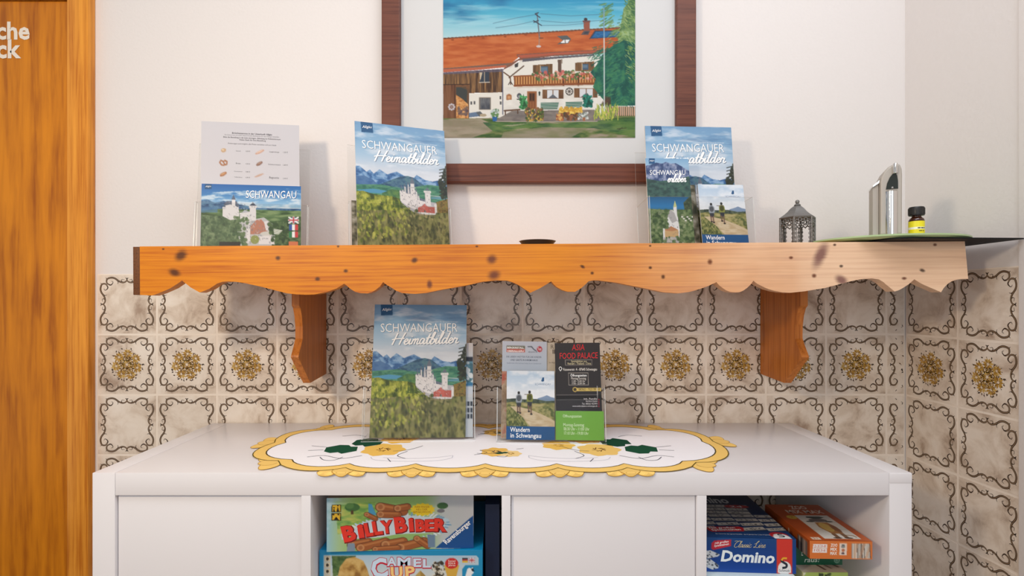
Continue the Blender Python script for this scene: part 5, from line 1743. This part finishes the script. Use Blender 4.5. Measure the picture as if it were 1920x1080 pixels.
def stand(label, X, Y, Z, yaw, lean, w, pocket, side, back, nf, nb, base_y0=-.004, base_y1=.07, cx=0.0):
    """clear stand: leaning back panel, lower front pocket panel, two side walls, flat foot"""
    t = thing('brochure_stand', (X, Y, Z), label, 'brochure stand', (0, 0, yaw))
    r = (-lean, 0, 0)
    x0, x1 = cx - w / 2, cx + w / 2
    e = .0016
    for nm, a, b, c, d, h in (('back_panel', x0, x1, nb, nb + e, back), ('front_panel', x0, x1, nf - e, nf, pocket),
                              ('side_wall', x0, x0 + e, nf, nb, side), ('side_wall', x1 - e, x1, nf, nb, side)):
        mb = MB()
        mb.box(a, b, c, d, .0034, h, mat=ACRYL)
        edges(mb.build(nm, t, rot=r))
    mb = MB()
    mb.box(x0, x1, nf - e + base_y0, nb + base_y1, 0, .0018, mat=ACRYL)
    edges(mb.build('foot', t))
    return t


def pose(o, X, Y, Z, lean, yaw, roll=0.0):
    o.matrix_world = Matrix.Translation((X, Y, Z)) @ Matrix.Rotation(yaw, 4, 'Z') @ Matrix.Rotation(-lean, 4, 'X') @ Matrix.Rotation(roll, 4, 'Y')
    return o


def in_frame(o, fr, u, n, v=0.0055, roll=0.0):
    v = .0055 + abs(roll) * .08
    X, Y, Z, yaw, lean = fr
    o.matrix_world = Matrix.Translation((X, Y, Z)) @ Matrix.Rotation(yaw, 4, 'Z') @ Matrix.Rotation(-lean, 4, 'X') @ Matrix.Translation((u, n, v)) @ Matrix.Rotation(roll, 4, 'Y')
    return o


# first stand on the shelf
zb = shelf_top(-.565) + .0002
fr = (-.5625, 1.168, zb, .205, .108)
stand('clear acrylic stand holding price list and landscape folder on the shelf', *fr[:3], fr[3], fr[4], .238, .110, .112, .25, -.003, .012, base_y0=-.004)
o = sheet('price_list', .21, .297, .0012, menu_art())
tag(o, 'white price list with small bread pictures behind the landscape castle folder', 'leaflet')
in_frame(o, fr, -.0035, .0075, .004, -.024)
o = sheet('castle_folder', .21, .148, .003, folder_art())
tag(o, 'landscape blue castle folder with flags in front of the white price list', 'brochure')
in_frame(o, fr, .0, .0005, .004, -.017)

# second stand on the shelf
zb = shelf_top(-.22) + .0002
fr = (-.2201, 1.1812, zb, .363, .155)
stand('clear acrylic stand turned sideways on the shelf holding the angled castle magazine', *fr[:3], fr[3], fr[4], .232, .108, .110, .25, -.004, .015, cx=-.006)
mag = sheet('magazine', .21, .297, .0045, magazine_art())
tag(mag, 'castle magazine standing angled on the shelf with its whole title uncovered', 'magazine', 'castle magazines in clear stands')
in_frame(mag, fr, .001, .0, .0042, -.009)
o = sheet('leaflet', .1, .11, .001, sliver_art())
tag(o, 'narrow dark leaflet peeking out behind the left edge of the angled shelf magazine', 'leaflet')
in_frame(o, fr, -.0655, .0075)

# third stand on the shelf
X3, Y3 = .446, 1.2062
zb = shelf_top(X3) + .0002
fr = (.446, 1.150, zb, .045, .15)
stand('clear acrylic stand crowded with three brochures on the right half of the shelf', .440, 1.135, zb, .045, .115, .234, .113, .115, .25, -.002, .0855, base_y1=.012)
o = mag.copy()
COL.objects.link(o)
tag(o, 'castle magazine on the shelf with title partly hidden by smaller brochures', 'magazine', 'castle magazines in clear stands')
pose(o, X3, Y3, zb + .0045, .1147, .053)
o = sheet('tall_brochure', .1, .21, .002, erleben_art())
tag(o, 'tall narrow brochure titled SCHWANGAU erleben with a blue lake', 'brochure')
pose(o, .3795, 1.1535, zb + .004, .1868, .0389)
wan = sheet('hiking_brochure', .105, .148, .002, wandern_art())
tag(wan, 'hiking brochure with two walkers on the shelf beside the lake brochure', 'brochure', 'hiking brochures titled Wandern in Schwangau')
pose(wan, .4986, 1.1560, zb + .004, .205, .0407, .0068)
o = sheet('leaflet', .1, .148, .001, sliver_art())
tag(o, 'dark leaflet seen as a narrow strip between the lake brochure and the shelf hiking brochure', 'leaflet')
pose(o, .400, 1.1720, zb + .004, .17, .04, -.03)

# stand with the magazine on the cabinet
zb = CT + .0016
fr = (-.1854, 1.1428, zb, .0509, .1777)
stand('clear acrylic stand on the table runner holding the castle magazine', *fr[:3], fr[3], fr[4], .2475, .093, .118, .25, -.003, .013, cx=.0025, base_y1=.05)
o = mag.copy()
COL.objects.link(o)
tag(o, 'castle magazine standing on the white cabinet upon the flowered table runner', 'magazine', 'castle magazines in clear stands')
in_frame(o, fr, 0, 0, .004, .0072)
o = sheet('leaflet', .1, .21, .001, window_leaflet_art())
tag(o, 'pale leaflet peeking out behind the right edge of the cabinet magazine', 'leaflet')
in_frame(o, fr, .0715, .0075)

# double stand on the cabinet
fr = (.1065, 1.126, zb, -.04, .165)
stand('wide clear acrylic stand on the runner holding the black flyer and leaflets', *fr[:3], fr[3], fr[4], .236, .094, .118, .20, -.0065, .0175, base_y1=.05)
o = sheet('advertising_leaflet', .1, .214, .001, ad_art())
tag(o, 'pale blue leaflet with red and green logos, behind the cabinet hiking brochure', 'leaflet')
in_frame(o, fr, -.0595, .0105, .004, .012)
o = sheet('leaflet', .1, .213, .001, beige_art())
tag(o, 'beige leaflet showing as a narrow strip between pale blue leaflet and black restaurant flyer', 'leaflet')
in_frame(o, fr, -.034, .0135, .004, 0)
o = sheet('restaurant_flyer', .1, .2105, .001, asia_art())
tag(o, 'black restaurant flyer with red ASIA FOOD PALACE heading', 'flyer')
in_frame(o, fr, .0628, .0045, .004, -.012)
o = sheet('opening_hours_flyer', .105, .062, .001, green_art())
tag(o, 'short bright green flyer with white opening hours, in front of the black restaurant flyer', 'flyer')
in_frame(o, fr, .0625, .0012, .004, .0)
o = wan.copy()
COL.objects.link(o)
tag(o, 'hiking brochure with two walkers standing on the cabinet beside the green flyer', 'brochure', 'hiking brochures titled Wandern in Schwangau')
in_frame(o, fr, -.0445, -.0035, .004, .004)

# ------------------------------------------------------------------ small things on the shelf
# saucer
mb = MB()
mb.lathe([(.022, 0), (.024, .002), (.034, .010), (.040, .0172), (.041, .018), (.039, .018), (.032, .0115), (.022, .005), (0, .004)], 40, mat=SAUCER)
o = mb.build('saucer', loc=(.079, 1.155, shelf_top(.079) + .0003))
tag(o, 'dark shallow saucer on the middle of the wooden shelf, only its rim showing', 'saucer')

# lantern
LX, LY = .662, 1.165
lan = thing('lantern', (LX, LY, shelf_top(LX) + .0003), 'small six-sided grey metal filigree lantern on the right part of the shelf', 'lantern', (0, 0, math.radians(-10)))
R = .0355
hx = [(R * math.cos(math.radians(60 * k)), R * math.sin(math.radians(60 * k))) for k in range(6)]
mb = MB()
mb.lathe([(R * 1.03, 0), (R * 1.06, .002), (R * 1.03, .006), (R * .9, .0065), (0, .0065)], 6, mat=LANTERNM, smooth=False)
mb.build('base', lan)
for k in range(6):
    x, y = hx[k]
    mb = MB()
    mb.tube([(x, y, .006), (x, y, .0665)], .0024, 8, mat=LANTERNM)
    for j in range(6):
        mb.lathe([(0, -.0016), (.0031, 0), (0, .0016)], 8, (x, y, .012 + j * .0095), mat=LANTERNM)
    mb.build('post', lan)
for k in range(6):
    a, b = Vector((*hx[k], 0)), Vector((*hx[(k + 1) % 6], 0))
    t = (b - a).normalized()
    L = (b - a).length
    up = Vector((0, 0, 1))
    mb = MB()
    def q(u, v): return a + t * u + up * v
    mb.tube([q(.002, .0660), q(L - .002, .0660)], .0016, 6, mat=LANTERNM)
    arch = [q(.002 + (L - .004) * s_, .0475 + .004 * abs(math.sin(s_ * 3 * math.pi))) for s_ in np.linspace(0, 1, 19)]
    mb.tube(arch, .0013, 6, mat=LANTERNM)
    for j in range(5):
        c0 = q(.006 + (L - .012) * j / 4, .0585 + (.0022 if j % 2 else -.0012))
        mb.tube([c0 + t * (.0031 * math.cos(w)) + up * (.0036 * math.sin(w)) for w in np.linspace(0, 2 * math.pi, 11)[:-1]], .0011, 6, mat=LANTERNM, closed=True)
    for s_ in (.12, .88):
        mb.tube([q(L * s_, .006), q(L * s_ + .001, .025), q(L * s_, .048)], .0010, 6, mat=LANTERNM)
        for j in range(4):
            c0 = q(L * s_, .012 + j * .009)
            mb.tube([c0 + t * (.0017 * math.cos(w)) + up * (.0024 * math.sin(w)) for w in np.linspace(0, 2 * math.pi, 9)[:-1]], .0007, 5, mat=LANTERNM, closed=True)
    mb.build('filigree_panel', lan)
mb = MB()
mb.lathe([(R * 1.06, .066), (R * 1.08, .068), (R * .98, .0705), (R * .78, .0755), (R * .58, .082), (R * .40, .0895), (R * .24, .094), (.004, .0955)], 6, mat=LANTERNM, smooth=False)
mb.build('roof', lan)
mb = MB()
mb.lathe([(.0055, .094), (.0072, .0965), (.005, .099), (.003, .1005)], 14, mat=LANTERNM)
mb.lathe([(0, .0995), (.0034, .101), (.0046, .1042), (.0034, .1074), (0, .109)], 14, mat=LANTERNM)
mb.build('finial', lan)
# black tray and green dish at the right end
tx0, tx1, ty0, ty1 = .742, 1.0165, 1.0, 1.288
tz = shelf_top(.8)
mb = MB()
bm = bmesh.new()
pts = [(.748, 1.045), (.757, 1.022), (.772, 1.006), (.79, 1.001), (tx1, 1.0125), (tx1, ty1), (.742, ty1)]
vsb = [bm.verts.new((x - .88, y - 1.14, 0)) for x, y in pts]
f = bm.faces.new(vsb)
ex = bmesh.ops.extrude_face_region(bm, geom=[f])
for v in ex['geom']:
    if isinstance(v, bmesh.types.BMVert): v.co.z = .0024
bmesh.ops.recalc_face_normals(bm, faces=bm.faces[:])
mb.bm(bm, mat=BLACKTRAY)
tz0 = shelf_top(.9335) + .0004
o = mb.build('tray', loc=(.88, 1.14, tz0), rot=(0, 0, 0))
tag(o, 'flat black tray overhanging the right end of the shelf, under the green dish', 'tray')
gz = tz0 + .0026
mb = MB()
mb.lathe([(.90, 0), (.97, .001), (1.0, .0042), (.996, .0074), (.95, .0082), (0, .0079)], 64, mat=GREENPL, sx=.152, sy=.128)
o = mb.build('dish', loc=(.828, 1.125, gz))
tag(o, 'flat oval sage green dish on the black tray, carrying the soap dispenser', 'dish')
dz = gz + .0083

# soap dispenser
dsp = thing('soap_dispenser', (.757, 1.040, dz), 'silver automatic soap dispenser with slanted top, in the right corner of the shelf', 'soap dispenser', (0, 0, math.radians(-26)))
dsp.scale = (.72, 1, .95)
mb = MB()
mb.prism([(-.0005, 0), (.0492, 0), (.0498, .125), (.0488, .137), (.0450, .1455), (.0385, .1485), (.030, .1478), (.018, .1425), (.008, .133), (.001, .121), (-.0005, .112)], 'y', 0, .046, mat=STEEL)
o = mb.build('shell', dsp)
bv = o.modifiers.new('bevel', 'BEVEL'); bv.width, bv.segments, bv.limit_method = .004, 3, 'ANGLE'
bv.angle_limit = math.radians(50)
mb = MB()
mb.prism([(-.0145, 0), (-.0012, 0), (-.0012, .112), (-.006, .1085), (-.0145, .104)], 'y', .012, .052, mat=STEEL)
mb.prism([(-.0150, .1045), (-.0002, .1125), (.006, .1215), (.004, .1218), (-.004, .115), (-.0150, .1075)], 'y', .008, .054, mat=CHROME)
mb.build('back_unit', dsp)
fpz = [(.0125, .002), (.0385, .002), (.0388, .090), (.0365, .0935), (.014, .0935), (.0122, .090)]
mb = MB()
vs_, fs_ = [], []
ns = 12
for k in range(ns + 1):
    s_ = k / ns
    x = .0122 + .0266 * s_
    y = -.0008 - .0055 * math.sin(math.pi * s_) ** .7
    vs_ += [(x, y, .001), (x, y, .091), (x, .001, .0935)]
for k in range(ns):
    fs_ += [(k * 3, k * 3 + 3, k * 3 + 4, k * 3 + 1), (k * 3 + 1, k * 3 + 4, k * 3 + 5, k * 3 + 2)]
mb.add(vs_, fs_, mat=CHROME, smooth=True)
mb.build('front_plate', dsp)
mb = MB()
mb.prism([(.0125, .0955), (.0395, .0955), (.0392, .112), (.0375, .1225), (.034, .128), (.028, .1275), (.021, .120), (.015, .108)], 'y', -.0018, .0005, mat=DARKGLASS)
mb.build('sensor_window', dsp)
mb = MB()
mb.lathe([(.0048, 0), (.0058, .001), (.0058, .0195), (.0045, .0215), (0, .022)], 20, (.0325, -.0035, .1265), mat=CHROME)
mb.build('nozzle', dsp)
mb = MB()
mb.lathe([(0, 0), (.003, .001), (.0026, .004), (0, .0055)], 12, (.0262, -.0025, .0955), mat=CHROME)
mb.build('sensor_knob', dsp)

# oil bottle
bot = thing('oil_bottle', (.826, 1.036, dz), 'small dark bottle with yellow label and black cap beside the soap dispenser', 'bottle')
mb = MB()
mb.lathe([(.0118, 0), (.0130, .001), (.0130, .0285), (.0115, .0325), (.0078, .0355), (.0074, .042), (0, .042)], 28, mat=AMBER)
mb.build('glass', bot)
LBL = print_mat('bottle_label', .4)
mb = MB()
seg = 40
for z0, z1, c in ((.002, .0105, (232, 214, 30)), (.0105, .0150, (240, 238, 214)), (.0150, .0268, (236, 222, 44))):
    mb.lathe([(.01325, z0), (.01325, z1)], seg, col=c, mat=LBL, cap=False)
for k, (z, a0, a1) in enumerate(((.0118, -2.1, -1.75), (.0118, -1.68, -1.3), (.0118, -1.24, -1.0), (.0065, -1.95, -1.5), (.0065, -1.42, -1.2))):
    vv = []
    for j in range(7):
        a = a0 + (a1 - a0) * j / 6
        for zz in (z, z + (.0022 if k < 3 else .0016)):
            vv.append((.01335 * math.cos(a), .01335 * math.sin(a), zz))
    mb.add(vv, [(2 * j, 2 * j + 2, 2 * j + 3, 2 * j + 1) for j in range(6)], (70, 70, 40), LBL)
mb.build('label', bot)
mb = MB()
prf = [(.0128, .0385), (.0132, .040), (.0132, .0535), (.0120, .0555), (0, .0555)]
mb.lathe(prf, 30, mat=BLACKPL)
for k in range(30):
    a = 2 * math.pi * k / 30
    mb.tube([(.0132 * math.cos(a), .0132 * math.sin(a), .0405), (.0132 * math.cos(a), .0132 * math.sin(a), .0528)], .0005, 5, mat=BLACKPL)
mb.build('cap', bot)

# ------------------------------------------------------------------ board games in the open compartments
def game(name, label, x0, y0, z0, w, d, h, yaw, faces, body, pivot='l'):
    """box of width w, depth d, height h; (x0,y0,z0) = lower left front corner (or right front, pivot 'r')"""
    mb = MB()
    a = 0 if pivot == 'l' else -w
    mb.box(a, a + w, 0, d, 0, h, body, CARD, .0008, 1)
    for side, art in faces.items():
        e = .0002
        if side == 'front': art.emit(mb, (a, -e, h), (w, 0, 0), (0, 0, -h), (0, -1, 0), CARD)
        if side == 'top': art.emit(mb, (a, d, h + e), (w, 0, 0), (0, -d, 0), (0, 0, 1), CARD)
        if side == 'left': art.emit(mb, (a - e, d, h), (0, -d, 0), (0, 0, -h), (-1, 0, 0), CARD)
        if side == 'right': art.emit(mb, (a + w + e, 0, h), (0, d, 0), (0, 0, -h), (1, 0, 0), CARD)
    o = mb.build(name, loc=(x0, y0, z0), rot=(0, 0, yaw))
    tag(o, label, 'board game', 'board games in the open compartments')
    return o


zC = CAMZ - .458
game('board_game', 'blue bordered CAMEL CUP game box at the bottom of the left open compartment', -.3390, .966, FL + .0004, .303, .24, zC - FL - .0006, 0, {'front': camel_art()}, (16, 146, 204))
game('board_game', 'BILLY BIBER game box with red title, lying on the blue bordered box', -.3225, .9575, zC + .0006, .27, .19, .099, .058, {'front': billy_art()}, (150, 136, 120))
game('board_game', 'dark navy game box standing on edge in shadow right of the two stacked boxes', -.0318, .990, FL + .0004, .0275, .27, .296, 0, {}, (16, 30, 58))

zD = CAMZ - .4914
game('board_game', 'pale blue box lying beneath the DOMINO box', dv[2][1] + .0015, .938, FL + .0004, .162, .24, zD - FL - .0008, 0, {'front': light_front()}, (206, 222, 226))
game('board_game', 'dark blue DOMINO game box with red stripe in the right open compartment', .5345, .945, zD, .1655, .225, .063, -.055, {'front': domino_front(), 'top': domino_top()}, (12, 52, 112), 'r')
zL = CAMZ - .4926
game('board_game', 'lime green box under the dark green one in the right open compartment', .5520, .953, FL + .0004, .082, .2, zL - FL - .0006, .0, {'front': lime_front(), 'top': lime_top()}, (206, 204, 150))
game('board_game', 'flat dark green game box under the orange box', .5540, .980, zL + .0002, .0875, .15, .0342, 0, {'front': raus_front()}, (12, 92, 62))
game('board_game', 'orange ZOO MIX MAX card game lying on top beside the DOMINO box', .5525, .9335, zL + .0348, .110, .168, .032, -.03, {'front': zoo_front(), 'top': zoo_top(), 'left': zoo_side()}, (214, 94, 28))
